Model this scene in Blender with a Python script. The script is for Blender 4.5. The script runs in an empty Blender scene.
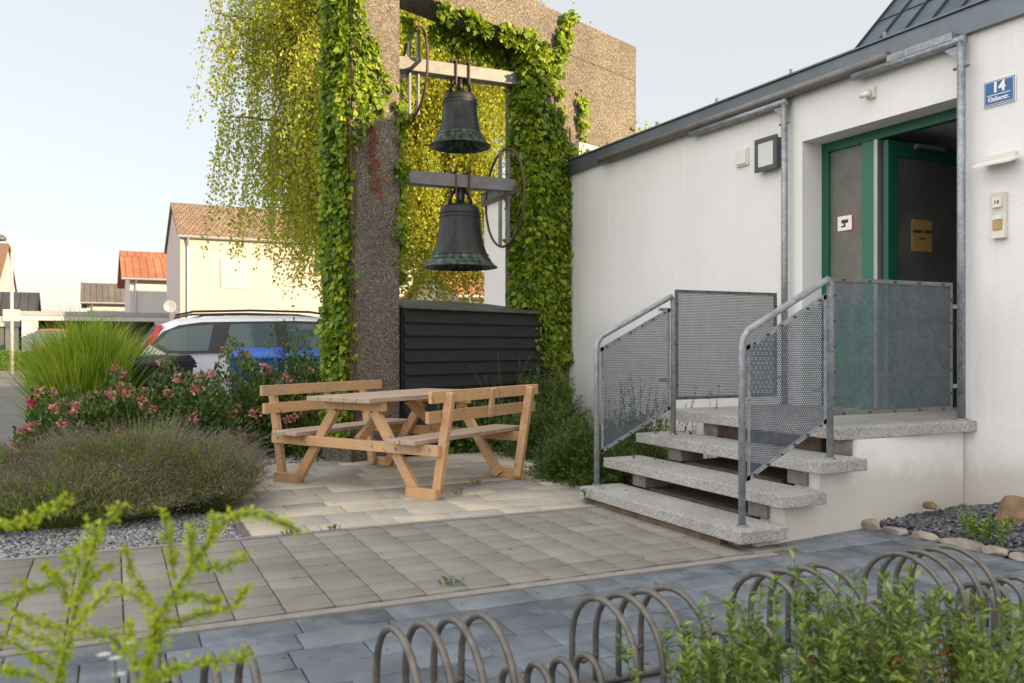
import bpy, math, random
import numpy as np
from mathutils import Vector, Matrix
R = math.radians
random.seed(7)
rng = np.random.default_rng(11)

# ------------------------------------------------------------------ camera, sky, sun, exposure
scene = bpy.context.scene
C = scene.collection
TH = R(26.0)                      # view direction is 26 degrees from +Y towards +X
CAMZ = 1.2
FWD = Vector((math.sin(TH), math.cos(TH), 0)); RGT = Vector((math.cos(TH), -math.sin(TH), 0))
cam_d = bpy.data.cameras.new('camera'); cam = bpy.data.objects.new('camera', cam_d); C.objects.link(cam)
cam.location = (0, 0, CAMZ); cam.rotation_euler = (R(90), 0, -TH)
cam_d.sensor_width = 36; cam_d.lens = 865 / 1024 * 36; cam_d.shift_y = 3.5 / 1024
cam_d.clip_start = 0.05; cam_d.clip_end = 3000
cam_d.dof.use_dof = True; cam_d.dof.focus_distance = 7.0; cam_d.dof.aperture_fstop = 4.0
scene.camera = cam

w = bpy.data.worlds.new('World'); scene.world = w; w.use_nodes = True
nt = w.node_tree; nt.nodes.clear()
SUN_DIR = Vector((0.62, -0.78, 0)).normalized(); SUN_EL = R(15.0)
sky = nt.nodes.new('ShaderNodeTexSky'); sky.sky_type = 'NISHITA'; sky.sun_disc = False
sky.sun_elevation = SUN_EL; sky.sun_rotation = math.atan2(SUN_DIR.x, SUN_DIR.y)
sky.dust_density = 2.2; sky.air_density = 1.0; sky.ozone_density = 1.2; sky.altitude = 300
bg = nt.nodes.new('ShaderNodeBackground'); bg.inputs['Strength'].default_value = 0.110
outw = nt.nodes.new('ShaderNodeOutputWorld')
mixw = nt.nodes.new('ShaderNodeMixRGB'); mixw.blend_type = 'MIX'; mixw.inputs[0].default_value = 0.68
mixw.inputs[2].default_value = (3.25, 3.12, 2.92, 1)          # thin bright evening haze
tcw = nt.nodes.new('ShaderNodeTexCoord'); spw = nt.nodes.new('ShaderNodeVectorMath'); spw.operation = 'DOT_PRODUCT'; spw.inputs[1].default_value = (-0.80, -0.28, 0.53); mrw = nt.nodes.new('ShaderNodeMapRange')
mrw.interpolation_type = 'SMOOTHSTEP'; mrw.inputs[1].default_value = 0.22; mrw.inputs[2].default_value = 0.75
clw = nt.nodes.new('ShaderNodeMixRGB'); clw.inputs[2].default_value = (6.75, 6.65, 6.6, 1)   # added bright sky area, unseen at left and behind, lifts the shaded wall
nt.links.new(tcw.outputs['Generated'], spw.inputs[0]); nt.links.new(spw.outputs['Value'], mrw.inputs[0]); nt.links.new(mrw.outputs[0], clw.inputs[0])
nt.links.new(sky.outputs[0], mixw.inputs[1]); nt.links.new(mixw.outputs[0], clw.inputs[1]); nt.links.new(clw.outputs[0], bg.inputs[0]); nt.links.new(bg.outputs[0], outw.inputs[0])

sl = bpy.data.lights.new('sun', 'SUN'); sl.energy = 4.2; sl.angle = R(0.6); sl.color = (1.0, 0.75, 0.45)
so = bpy.data.objects.new('sun', sl); C.objects.link(so)
sd = Vector((SUN_DIR.x * math.cos(SUN_EL), SUN_DIR.y * math.cos(SUN_EL), math.sin(SUN_EL)))
so.rotation_euler = sd.to_track_quat('Z', 'Y').to_euler(); so.location = (20, -20, 30)
vs = scene.view_settings; vs.view_transform = 'Standard'; vs.look = 'None'; vs.gamma = 1; vs.use_curve_mapping = False
vs.exposure = 1.42

# ------------------------------------------------------------------ frames
def LD(L, D, z=0.0):
    p = RGT * L + FWD * D
    return Vector((p.x, p.y, z))
def ang(phi):                     # world z rotation of something whose long axis runs phi degrees right of the view
    return R(64.0 - phi)

# ------------------------------------------------------------------ object helpers
def tag(o, label=None, cat=None, group=None, kind=None):
    if label: o['label'] = label
    if cat: o['category'] = cat
    if group: o['group'] = group
    if kind: o['kind'] = kind
    return o
def thing(name, label, cat, loc=(0, 0, 0), rz=0.0, group=None):
    o = bpy.data.objects.new(name, None); C.objects.link(o); o.location = loc; o.rotation_euler = (0, 0, rz)
    o.empty_display_size = 0.1
    return tag(o, label, cat, group)
def link(name, me, mat, parent=None, smooth=False, bevel=0.0, loc=None, rz=None):
    if mat: me.materials.append(mat)
    o = bpy.data.objects.new(name, me); C.objects.link(o)
    if parent: o.parent = parent
    if loc is not None: o.location = loc
    if rz is not None: o.rotation_euler = (0, 0, rz)
    if smooth:
        me.polygons.foreach_set('use_smooth', [True] * len(me.polygons))
    if bevel:
        b = o.modifiers.new('b', 'BEVEL'); b.width = bevel; b.segments = 2; b.limit_method = 'ANGLE'; b.angle_limit = R(40)
    return o
def perp(d):
    d = d.normalized(); a = Vector((0, 0, 1)) if abs(d.z) < 0.9 else Vector((1, 0, 0))
    s = d.cross(a).normalized(); return s, s.cross(d).normalized()
class MB:
    def __init__(s): s.v = []; s.f = []
    def hexa(s, p):               # 8 points: bottom ring then top ring
        n = len(s.v); s.v += [tuple(q) for q in p]
        s.f += [[n+3, n+2, n+1, n], [n+4, n+5, n+6, n+7]] + [[n+i, n+(i+1) % 4, n+4+(i+1) % 4, n+4+i] for i in range(4)]
        return s
    def box(s, x0, x1, y0, y1, z0, z1):
        return s.hexa([(x0, y0, z0), (x1, y0, z0), (x1, y1, z0), (x0, y1, z0), (x0, y0, z1), (x1, y0, z1), (x1, y1, z1), (x0, y1, z1)])
    def beam(s, p0, p1, wd, ht, up=(0, 0, 1)):   # wd across, ht along 'up'
        p0 = Vector(p0); p1 = Vector(p1); d = (p1 - p0).normalized(); up = Vector(up)
        a = d.cross(up).normalized(); u = a.cross(d).normalized()
        a = a * wd / 2; u = u * ht / 2
        return s.hexa([p0-a-u, p0+a-u, p1+a-u, p1-a-u, p0-a+u, p0+a+u, p1+a+u, p1-a+u])
    def prism(s, pts, ext):       # planar polygon (3d points) swept by the vector ext
        n = len(s.v); k = len(pts); e = Vector(ext)
        s.v += [tuple(Vector(p)) for p in pts] + [tuple(Vector(p) + e) for p in pts]
        s.f += [list(range(n+k-1, n-1, -1)), list(range(n+k, n+2*k))] + [[n+i, n+(i+1) % k, n+k+(i+1) % k, n+k+i] for i in range(k)]
        return s
    def tube(s, path, r, n=10, cap=True):
        path = [Vector(p) for p in path]; rr = r if isinstance(r, (list, tuple)) else [r] * len(path)
        base = len(s.v); pa = None
        for i, p in enumerate(path):
            d = (path[min(i+1, len(path)-1)] - path[max(i-1, 0)]).normalized()
            if pa is None: a, b = perp(d)
            else:
                a = (pa - d * pa.dot(d))
                a = a.normalized() if a.length > 1e-6 else perp(d)[0]
                b = a.cross(d).normalized()
            pa = a
            for k in range(n):
                t = 2 * math.pi * k / n
                s.v.append(tuple(p + a * (math.cos(t) * rr[i]) + b * (math.sin(t) * rr[i])))
        for i in range(len(path) - 1):
            for k in range(n):
                q = base + i * n; s.f.append([q+k, q+(k+1) % n, q+n+(k+1) % n, q+n+k])
        if cap:
            s.f.append(list(range(base + n - 1, base - 1, -1))); q = base + (len(path)-1)*n; s.f.append(list(range(q, q+n)))
        return s
    def lathe(s, prof, c=(0, 0, 0), n=40, closed=False):
        base = len(s.v); c = Vector(c)
        for (r, z) in prof:
            for k in range(n):
                t = 2 * math.pi * k / n; s.v.append((c.x + r*math.cos(t), c.y + r*math.sin(t), c.z + z))
        m = len(prof)
        for i in range(m - 1 + (1 if closed else 0)):
            for k in range(n):
                a = base + i*n; b = base + ((i+1) % m)*n; s.f.append([a+k, a+(k+1) % n, b+(k+1) % n, b+k])
        return s
    def build(s, name, mat, parent=None, **kw):
        me = bpy.data.meshes.new(name); me.from_pydata(s.v, [], s.f); me.update()
        import bmesh
        bm = bmesh.new(); bm.from_mesh(me); bmesh.ops.recalc_face_normals(bm, faces=bm.faces); bm.to_mesh(me); bm.free()
        return link(name, me, mat, parent, **kw)
def np_mesh(name, V, F):
    V = np.asarray(V, dtype=np.float32); F = np.asarray(F, dtype=np.int32); k = F.shape[1]
    me = bpy.data.meshes.new(name); me.vertices.add(len(V)); me.vertices.foreach_set('co', V.ravel())
    me.loops.add(F.size); me.loops.foreach_set('vertex_index', F.ravel())
    me.polygons.add(len(F)); me.polygons.foreach_set('loop_start', np.arange(0, F.size, k, dtype=np.int32))
    me.polygons.foreach_set('loop_total', np.full(len(F), k, dtype=np.int32)); me.update(calc_edges=True); me.validate()
    return me
def nrmz(a): return a / np.maximum(np.linalg.norm(a, axis=1, keepdims=True), 1e-9)
def leaf_arrays(P, A, N, size, aspect=0.6, fold=0.12):
    P = np.asarray(P, float); A = nrmz(np.asarray(A, float)); N = np.asarray(N, float)
    S = nrmz(np.cross(A, N)); N = np.cross(S, A); n = len(P)
    L = (np.ones(n) * size)[:, None]; W = L * aspect
    v0 = P; v2 = P + A*L; v1 = P + A*L*0.42 + S*W/2 + N*L*fold; v3 = P + A*L*0.42 - S*W/2 + N*L*fold
    V = np.stack([v0, v1, v2, v3], 1).reshape(-1, 3)
    b = (np.arange(n) * 4)[:, None]
    F = np.concatenate([b + np.array([[0, 1, 2]]), b + np.array([[0, 2, 3]])], 1).reshape(-1, 3)
    return V, F
def leaves(name, P, A, N, size, mat, parent=None, aspect=0.6, fold=0.12, loc=None):
    V, F = leaf_arrays(P, A, N, size, aspect, fold)
    return link(name, np_mesh(name, V, F), mat, parent, loc=loc)
def rdir(n): return nrmz(rng.normal(size=(n, 3)))
def ribbons(name, paths, width, mat, parent=None, side=None, loc=None):   # paths (N,K,3)
    P = np.asarray(paths, float); n, k, _ = P.shape
    w0 = np.ones(n) * width; t = np.linspace(0, 1, k); taper = np.clip(1.15 - t**2 * 1.1, 0.05, 1)
    if side is None:
        a = rng.uniform(0, 2*np.pi, n); side = np.stack([np.cos(a), np.sin(a), 0*a], 1)
    off = side[:, None, :] * (w0[:, None] * taper[None, :])[:, :, None] / 2
    V = np.stack([P - off, P + off], 2).reshape(-1, 3)
    i = np.arange(n)[:, None] * (2*k) + np.arange(k-1)[None, :] * 2; i = i.ravel()
    F = np.stack([i, i+1, i+3, i+2], 1)
    return link(name, np_mesh(name, V, F), mat, parent, loc=loc)
def text(name, body, size, mat, parent, loc, rot, ext=0.001, align='CENTER', bold=0.0, sx=1.0):
    cu = bpy.data.curves.new(name, 'FONT'); cu.body = body; cu.size = size; cu.extrude = ext; cu.align_x = align; cu.align_y = 'CENTER'; cu.offset = bold
    t = bpy.data.objects.new(name, cu); C.objects.link(t)
    me = bpy.data.meshes.new_from_object(t.evaluated_get(bpy.context.evaluated_depsgraph_get()))
    bpy.data.objects.remove(t)
    o = link(name, me, mat, parent); o.location = loc; o.rotation_euler = rot; o.scale = (sx, 1, 1)
    return o

# ------------------------------------------------------------------ materials
def mat_new(name):
    m = bpy.data.materials.new(name); m.use_nodes = True; t = m.node_tree
    return m, t, t.nodes['Principled BSDF'], t.nodes['Material Output']
def node(t, ty, **kw):
    n = t.nodes.new(ty)
    for k, v in kw.items(): setattr(n, k, v)
    return n
def ramp(t, fac, stops, interp='LINEAR'):
    r = node(t, 'ShaderNodeValToRGB'); r.color_ramp.interpolation = interp; e = r.color_ramp.elements
    while len(e) < len(stops): e.new(0.5)
    for i, (p, c) in enumerate(stops): e[i].position = p; e[i].color = (*c, 1) if len(c) == 3 else c
    t.links.new(fac, r.inputs[0]); return r.outputs[0]
def noise(t, scale, detail=4, rough=0.55, vec=None, dist=0.0):
    n = node(t, 'ShaderNodeTexNoise'); n.inputs['Scale'].default_value = scale; n.inputs['Detail'].default_value = detail
    n.inputs['Roughness'].default_value = rough; n.inputs['Distortion'].default_value = dist
    if vec: t.links.new(vec, n.inputs['Vector'])
    return n.outputs['Fac']
def coord(t, kind='Object', scale=None, rot=None):
    c = node(t, 'ShaderNodeTexCoord').outputs[kind]
    if scale or rot:
        m = node(t, 'ShaderNodeMapping')
        if scale: m.inputs['Scale'].default_value = scale
        if rot: m.inputs['Rotation'].default_value = rot
        t.links.new(c, m.inputs[0]); return m.outputs[0]
    return c
def mix(t, a, b, fac, mode='MIX'):
    m = node(t, 'ShaderNodeMixRGB', blend_type=mode)
    for i, x in ((0, fac), (1, a), (2, b)):
        if hasattr(x, 'is_linked') or hasattr(x, 'links'): t.links.new(x, m.inputs[i])
        elif i == 0: m.inputs[0].default_value = x
        else: m.inputs[i].default_value = (*x, 1)
    return m.outputs[0]
def bump(t, bs, h, strength=0.3, dist=0.01):
    b = node(t, 'ShaderNodeBump'); b.inputs['Strength'].default_value = strength; b.inputs['Distance'].default_value = dist
    t.links.new(h, b.inputs['Height']); t.links.new(b.outputs[0], bs.inputs['Normal'])
def simple(name, col, rough=0.6, metal=0.0, vary=0.15, scale=8.0, bmp=0.1, bscale=60, spec=None):
    m, t, bs, o = mat_new(name); co = coord(t)
    a = tuple(c*(1-vary) for c in col); b = tuple(min(1, c*(1+vary)) for c in col)
    t.links.new(ramp(t, noise(t, scale, 5, 0.6, co), [(0.3, a), (0.7, b)]), bs.inputs['Base Color'])
    bs.inputs['Roughness'].default_value = rough; bs.inputs['Metallic'].default_value = metal
    if spec is not None: bs.inputs['Specular IOR Level'].default_value = spec
    if bmp: bump(t, bs, noise(t, bscale, 3, 0.6, co), bmp, 0.004)
    return m
def leafmat(name, cols, trans=0.35, clump=2.0, rough=0.5, tint=None):
    m, t, bs, o = mat_new(name)
    g = node(t, 'ShaderNodeNewGeometry'); co = coord(t)
    nz = noise(t, clump, 3, 0.6, co)
    ad = node(t, 'ShaderNodeMath', operation='MULTIPLY_ADD'); t.links.new(nz, ad.inputs[0]); ad.inputs[1].default_value = 1.1
    sb = node(t, 'ShaderNodeMath', operation='MULTIPLY_ADD'); t.links.new(g.outputs['Random Per Island'], sb.inputs[0]); sb.inputs[1].default_value = 0.6; sb.inputs[2].default_value = -0.35
    t.links.new(sb.outputs[0], ad.inputs[2])
    col = ramp(t, ad.outputs[0], [(i / (len(cols)-1), c) for i, c in enumerate(cols)])
    t.links.new(col, bs.inputs['Base Color']); bs.inputs['Roughness'].default_value = rough
    tr = node(t, 'ShaderNodeBsdfTranslucent'); t.links.new(mix(t, col, (1.0, 0.95, 0.35), 0.5, 'MULTIPLY') if tint is None else mix(t, col, tint, 0.6), tr.inputs[0])
    ms = node(t, 'ShaderNodeMixShader'); ms.inputs[0].default_value = trans
    t.links.new(bs.outputs[0], ms.inputs[1]); t.links.new(tr.outputs[0], ms.inputs[2]); t.links.new(ms.outputs[0], o.inputs[0])
    return m
def paver_mat(name, stops, blot=None, rough=0.8, grain=(0.85, 1.15), gscale=160, bscale=6.0, amt=0.6, spec=0.4):
    m, t, bs, o = mat_new(name); g = node(t, 'ShaderNodeNewGeometry'); co = coord(t)
    col = ramp(t, g.outputs['Random Per Island'], stops)
    if blot:
        f = ramp(t, noise(t, bscale, 4, 0.6, co, 0.4), [(0.42, (0, 0, 0)), (0.62, (1, 1, 1))])
        sc = node(t, 'ShaderNodeMath', operation='MULTIPLY'); t.links.new(f, sc.inputs[0]); sc.inputs[1].default_value = amt
        col = mix(t, col, blot, sc.outputs[0])
    gr = ramp(t, noise(t, gscale, 3, 0.7, co), [(0.3, (grain[0],)*3), (0.7, (grain[1],)*3)])
    col = mix(t, col, gr, 1.0, 'MULTIPLY')
    dirt = ramp(t, noise(t, 1.6, 5, 0.65, co), [(0.3, (0.78, 0.77, 0.75)), (0.6, (1.03, 1.03, 1.03))])
    col = mix(t, col, dirt, 1.0, 'MULTIPLY')
    t.links.new(col, bs.inputs['Base Color']); bs.inputs['Roughness'].default_value = rough; bs.inputs['Specular IOR Level'].default_value = spec
    bump(t, bs, noise(t, 90, 4, 0.7, co), 0.35, 0.004)
    return m

def mk_concrete():
    m, t, bs, o = mat_new('exposed_aggregate'); co = coord(t)
    v = node(t, 'ShaderNodeTexVoronoi'); v.inputs['Scale'].default_value = 66; t.links.new(co, v.inputs['Vector'])
    sep = node(t, 'ShaderNodeSeparateColor'); t.links.new(v.outputs['Color'], sep.inputs[0])
    c1 = ramp(t, sep.outputs[0], [(0.0, (0.13, 0.11, 0.088)), (0.45, (0.195, 0.168, 0.135)), (0.8, (0.26, 0.225, 0.182)), (1, (0.38, 0.345, 0.29))])
    edge = ramp(t, v.outputs['Distance'], [(0.45, (1, 1, 1)), (0.75, (0.5, 0.48, 0.45))])
    c = mix(t, c1, edge, 0.75, 'MULTIPLY')
    c = mix(t, c, ramp(t, noise(t, 1.3, 5, 0.65, co), [(0.3, (0.7, 0.7, 0.7)), (0.65, (1.1, 1.08, 1.05))]), 1.0, 'MULTIPLY')
    t.links.new(c, bs.inputs['Base Color']); bs.inputs['Roughness'].default_value = 0.9
    inv = node(t, 'ShaderNodeMath', operation='SUBTRACT'); inv.inputs[0].default_value = 1; t.links.new(v.outputs['Distance'], inv.inputs[1])
    ad = node(t, 'ShaderNodeMath', operation='ADD'); t.links.new(inv.outputs[0], ad.inputs[0]); t.links.new(noise(t, 14, 4, 0.6, co), ad.inputs[1])
    bump(t, bs, ad.outputs[0], 0.9, 0.02)
    return m
def mk_plaster():
    m, t, bs, o = mat_new('white_plaster'); co = coord(t)
    base = ramp(t, noise(t, 0.8, 5, 0.6, co), [(0.3, (0.76, 0.745, 0.73)), (0.7, (0.83, 0.82, 0.805))])
    sp = ramp(t, noise(t, 26, 5, 0.75, co), [(0.26, (0.72, 0.70, 0.66)), (0.36, (1, 1, 1))])
    z = node(t, 'ShaderNodeSeparateXYZ'); t.links.new(co, z.inputs[0])
    zf = node(t, 'ShaderNodeMath', operation='ADD'); t.links.new(z.outputs[2], zf.inputs[0])
    zn = node(t, 'ShaderNodeMath', operation='MULTIPLY'); t.links.new(noise(t, 3, 5, 0.7, co), zn.inputs[0]); zn.inputs[1].default_value = -0.5; t.links.new(zn.outputs[0], zf.inputs[1])
    splash = ramp(t, zf.outputs[0], [(0.0, (0.72, 0.68, 0.60)), (0.22, (1, 1, 1))])
    base = mix(t, mix(t, base, sp, 0.35, 'MULTIPLY'), splash, 0.85, 'MULTIPLY')
    zm = node(t, 'ShaderNodeMapRange'); t.links.new(z.outputs[2], zm.inputs[0]); zm.inputs[1].default_value = 2.2; zm.inputs[2].default_value = 3.45
    stx = ramp(t, noise(t, 2.2, 5, 0.7, coord(t, 'Object', (1, 6, 0.35))), [(0.35, (0.80, 0.78, 0.74)), (0.55, (1, 1, 1))])
    sf = node(t, 'ShaderNodeMath', operation='MULTIPLY'); t.links.new(zm.outputs[0], sf.inputs[0]); sf.inputs[1].default_value = 0.2
    base = mix(t, base, stx, sf.outputs[0], 'MULTIPLY')
    base = mix(t, base, ramp(t, noise(t, 9, 6, 0.8, co, 0.5), [(0.30, (0.86, 0.85, 0.82)), (0.42, (1, 1, 1))]), 0.2, 'MULTIPLY')
    t.links.new(base, bs.inputs['Base Color']); bs.inputs['Roughness'].default_value = 0.85
    co2 = coord(t, 'Object', (1, 7, 0.5))
    ad = node(t, 'ShaderNodeMath', operation='MULTIPLY_ADD'); t.links.new(noise(t, 1.4, 2, 0.4, co2), ad.inputs[0]); ad.inputs[1].default_value = 1.6; t.links.new(noise(t, 55, 4, 0.7, co), ad.inputs[2])
    bump(t, bs, ad.outputs[0], 0.42, 0.013)
    return m
def mk_granite():
    m, t, bs, o = mat_new('speckled_granite'); co = coord(t)
    v = node(t, 'ShaderNodeTexVoronoi'); v.inputs['Scale'].default_value = 175; t.links.new(co, v.inputs['Vector'])
    sep = node(t, 'ShaderNodeSeparateColor'); t.links.new(v.outputs['Color'], sep.inputs[0])
    c = ramp(t, sep.outputs[1], [(0.0, (0.17, 0.17, 0.175)), (0.22, (0.27, 0.265, 0.26)), (0.5, (0.38, 0.37, 0.355)), (0.85, (0.46, 0.44, 0.42)), (1, (0.56, 0.54, 0.51))])
    c = mix(t, c, ramp(t, noise(t, 3, 5, 0.6, co), [(0.3, (0.8, 0.8, 0.8)), (0.7, (1.08, 1.08, 1.08))]), 1, 'MULTIPLY')
    t.links.new(c, bs.inputs['Base Color']); bs.inputs['Roughness'].default_value = 0.7
    bump(t, bs, noise(t, 140, 3, 0.7, co), 0.4, 0.004); return m
def mk_galv(name='galvanised_steel', holes=False):
    m, t, bs, o = mat_new(name); co = coord(t)
    v = node(t, 'ShaderNodeTexVoronoi'); v.inputs['Scale'].default_value = 45; t.links.new(co, v.inputs['Vector'])
    sep = node(t, 'ShaderNodeSeparateColor'); t.links.new(v.outputs['Color'], sep.inputs[0])
    c = ramp(t, sep.outputs[0], [(0, (0.25, 0.27, 0.29)), (1, (0.36, 0.38, 0.40))] if not holes else [(0, (0.115, 0.135, 0.165)), (1, (0.165, 0.19, 0.225))])
    c = mix(t, c, ramp(t, noise(t, 7, 5, 0.7, co), [(0.3, (0.7, 0.7, 0.7)), (0.65, (1.1, 1.1, 1.1))]), 1, 'MULTIPLY')
    t.links.new(c, bs.inputs['Base Color']); bs.inputs['Roughness'].default_value = 0.48; bs.inputs['Metallic'].default_value = 0.45
    if holes:
        p = 0.0155; q = p * 1.732
        sx = node(t, 'ShaderNodeSeparateXYZ'); t.links.new(co, sx.inputs[0])
        def lat(off):
            r = []
            for out, per in ((0, p), (2, q)):
                a = node(t, 'ShaderNodeMath', operation='MULTIPLY_ADD'); t.links.new(sx.outputs[out], a.inputs[0]); a.inputs[1].default_value = 1/per; a.inputs[2].default_value = off
                b = node(t, 'ShaderNodeMath', operation='FRACT'); t.links.new(a.outputs[0], b.inputs[0])
                c_ = node(t, 'ShaderNodeMath', operation='MULTIPLY_ADD'); t.links.new(b.outputs[0], c_.inputs[0]); c_.inputs[1].default_value = per; c_.inputs[2].default_value = -per/2
                d = node(t, 'ShaderNodeMath', operation='POWER'); e = node(t, 'ShaderNodeMath', operation='ABSOLUTE'); t.links.new(c_.outputs[0], e.inputs[0]); t.links.new(e.outputs[0], d.inputs[0]); d.inputs[1].default_value = 2
                r.append(d.outputs[0])
            s = node(t, 'ShaderNodeMath', operation='ADD'); t.links.new(r[0], s.inputs[0]); t.links.new(r[1], s.inputs[1]); return s.outputs[0]
        mn = node(t, 'ShaderNodeMath', operation='MINIMUM'); t.links.new(lat(100.0), mn.inputs[0]); t.links.new(lat(100.5), mn.inputs[1])
        lt = node(t, 'ShaderNodeMath', operation='LESS_THAN'); t.links.new(mn.outputs[0], lt.inputs[0]); lt.inputs[1].default_value = 0.0049**2
        tr = node(t, 'ShaderNodeBsdfTransparent'); ms = node(t, 'ShaderNodeMixShader')
        t.links.new(lt.outputs[0], ms.inputs[0]); t.links.new(bs.outputs[0], ms.inputs[1]); t.links.new(tr.outputs[0], ms.inputs[2]); t.links.new(ms.outputs[0], o.inputs[0])
    return m
def mk_wood():
    m, t, bs, o = mat_new('weathered_larch'); co = coord(t, 'Generated', (1.5, 14, 14)); ob = coord(t)
    g = node(t, 'ShaderNodeNewGeometry')
    c = ramp(t, noise(t, 3, 5, 0.6, co, 0.6), [(0.25, (0.40, 0.22, 0.10)), (0.5, (0.62, 0.38, 0.19)), (0.8, (0.76, 0.51, 0.29))])
    c = mix(t, c, ramp(t, noise(t, 9, 3, 0.5, ob), [(0.30, (0.40, 0.27, 0.19)), (0.38, (1, 1, 1))]), 0.7, 'MULTIPLY')
    c = mix(t, c, (0.40, 0.31, 0.24), ramp(t, noise(t, 2.6, 5, 0.7, ob), [(0.48, (0, 0, 0)), (0.72, (0.7, 0.7, 0.7))]))
    g2 = ramp(t, noise(t, 5, 6, 0.7, coord(t, 'Object', (6, 24, 24)), 0.8), [(0.35, (0.72, 0.66, 0.6)), (0.6, (1.06, 1.06, 1.06))]); c = mix(t, c, g2, 0.8, 'MULTIPLY')
    c = mix(t, c, ramp(t, g.outputs['Random Per Island'], [(0, (0.85, 0.85, 0.85)), (1, (1.1, 1.08, 1.04))]), 1, 'MULTIPLY')
    oi = node(t, 'ShaderNodeObjectInfo'); c = mix(t, c, ramp(t, oi.outputs['Random'], [(0, (0.78, 0.74, 0.70)), (0.5, (1, 1, 1)), (1, (1.16, 1.15, 1.12))]), 1, 'MULTIPLY')
    t.links.new(c, bs.inputs['Base Color']); bs.inputs['Roughness'].default_value = 0.7
    bump(t, bs, noise(t, 3, 5, 0.7, co), 0.3, 0.004); return m
def mk_wood_grey():
    m, t, bs, o = mat_new('greyed_larch'); co = coord(t, 'Object', (2.0, 30, 30))
    g = node(t, 'ShaderNodeNewGeometry')
    c = ramp(t, noise(t, 2, 5, 0.6, co, 0.4), [(0.25, (0.27, 0.19, 0.14)), (0.5, (0.45, 0.34, 0.26)), (0.8, (0.58, 0.46, 0.36))])
    c = mix(t, c, ramp(t, g.outputs['Random Per Island'], [(0, (0.8, 0.8, 0.8)), (1, (1.12, 1.1, 1.08))]), 1, 'MULTIPLY')
    t.links.new(c, bs.inputs['Base Color']); bs.inputs['Roughness'].default_value = 0.8
    bump(t, bs, noise(t, 2, 5, 0.7, co), 0.35, 0.004); return m
def mk_bronze():
    m, t, bs, o = mat_new('patinated_bronze'); co = coord(t)
    z = coord(t, 'Object', (3, 3, 0.8))
    c = ramp(t, noise(t, 3, 6, 0.65, z, 0.3), [(0.3, (0.012, 0.014, 0.015)), (0.55, (0.028, 0.032, 0.030)), (0.75, (0.07, 0.06, 0.048))])
    gx = node(t, 'ShaderNodeSeparateXYZ'); t.links.new(co, gx.inputs[0])
    band = ramp(t, gx.outputs[2], [(0.0, (0.5, 0.5, 0.5)), (0.05, (1, 1, 1)), (0.15, (0.9, 0.9, 0.9)), (0.17, (0.0, 0.0, 0.0))])
    pf = ramp(t, noise(t, 5, 5, 0.6, z), [(0.42, (0, 0, 0)), (0.6, (1, 1, 1))])
    f = mix(t, band, pf, 1, 'MULTIPLY')
    c = mix(t, c, (0.11, 0.17, 0.135), f)
    t.links.new(c, bs.inputs['Base Color']); bs.inputs['Metallic'].default_value = 0.35
    t.links.new(ramp(t, noise(t, 6, 4, 0.6, co), [(0.3, (0.32,)*3), (0.7, (0.6,)*3)]), bs.inputs['Roughness'])
    bump(t, bs, noise(t, 20, 5, 0.6, co), 0.12, 0.01); return m
def mk_tiles(name, c1, c2, row=0.33, width=0.24, axis='XZ'):
    m, t, bs, o = mat_new(name); co = coord(t, 'UV')
    br = node(t, 'ShaderNodeTexBrick'); br.inputs['Scale'].default_value = 1; br.inputs['Brick Width'].default_value = width; br.inputs['Row Height'].default_value = row
    br.inputs['Mortar Size'].default_value = 0.025; br.inputs['Color1'].default_value = (*c1, 1); br.inputs['Color2'].default_value = (*c2, 1); br.inputs['Mortar'].default_value = (c1[0]*0.35, c1[1]*0.35, c1[2]*0.35, 1)
    t.links.new(co, br.inputs['Vector'])
    c = mix(t, br.outputs[0], ramp(t, noise(t, 0.7, 5, 0.6, co), [(0.3, (0.7,)*3), (0.7, (1.15,)*3)]), 1, 'MULTIPLY')
    t.links.new(c, bs.inputs['Base Color']); bs.inputs['Roughness'].default_value = 0.85; bump(t, bs, br.outputs['Fac'], -0.5, 0.03); return m
def mk_glass(name, col, rough=0.05, wavy=0.0, spec=0.8):
    m, t, bs, o = mat_new(name); co = coord(t)
    bs.inputs['Base Color'].default_value = (*col, 1); bs.inputs['Roughness'].default_value = rough; bs.inputs['Specular IOR Level'].default_value = spec
    if wavy:
        t.links.new(ramp(t, noise(t, 4, 3, 0.5, co), [(0.3, tuple(c*0.75 for c in col)), (0.7, tuple(c*1.25 for c in col))]), bs.inputs['Base Color'])
        bump(t, bs, noise(t, 85, 2, 0.5, co), wavy, 0.006)
    return m
M = {}
M['concrete'] = mk_concrete(); M['plaster'] = mk_plaster(); M['granite'] = mk_granite(); M['galv'] = mk_galv(); M['mesh'] = mk_galv('perforated_steel', True)
M['wood'] = mk_wood(); M['wood_grey'] = mk_wood_grey(); M['bronze'] = mk_bronze()
M['zinc'] = simple('grey_zinc', (0.15, 0.175, 0.20), 0.45, 0.5, 0.18, 2.5, 0.05)
M['zinc_roof'] = simple('blue_grey_zinc', (0.085, 0.115, 0.145), 0.6, 0.15, 0.28, 3.0, 0.1, 20)
M['seam'] = simple('dark_seam', (0.06, 0.07, 0.08), 0.5, 0.4)
M['tube_dark'] = simple('dull_zinc_tube', (0.17, 0.165, 0.155), 0.5, 0.4, 0.2, 6)
M['green'] = simple('green_lacquer', (0.006, 0.095, 0.055), 0.35, 0, 0.06, 3, 0.02)
M['green_light'] = simple('faded_green_lacquer', (0.022, 0.15, 0.09), 0.35, 0, 0.06, 3, 0.02)
M['alu'] = simple('brushed_aluminium', (0.42, 0.42, 0.41), 0.35, 0.7, 0.05)
M['dark_glass'] = mk_glass('structured_dark_glass', (0.085, 0.09, 0.08), 0.3, 0.6)
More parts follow.
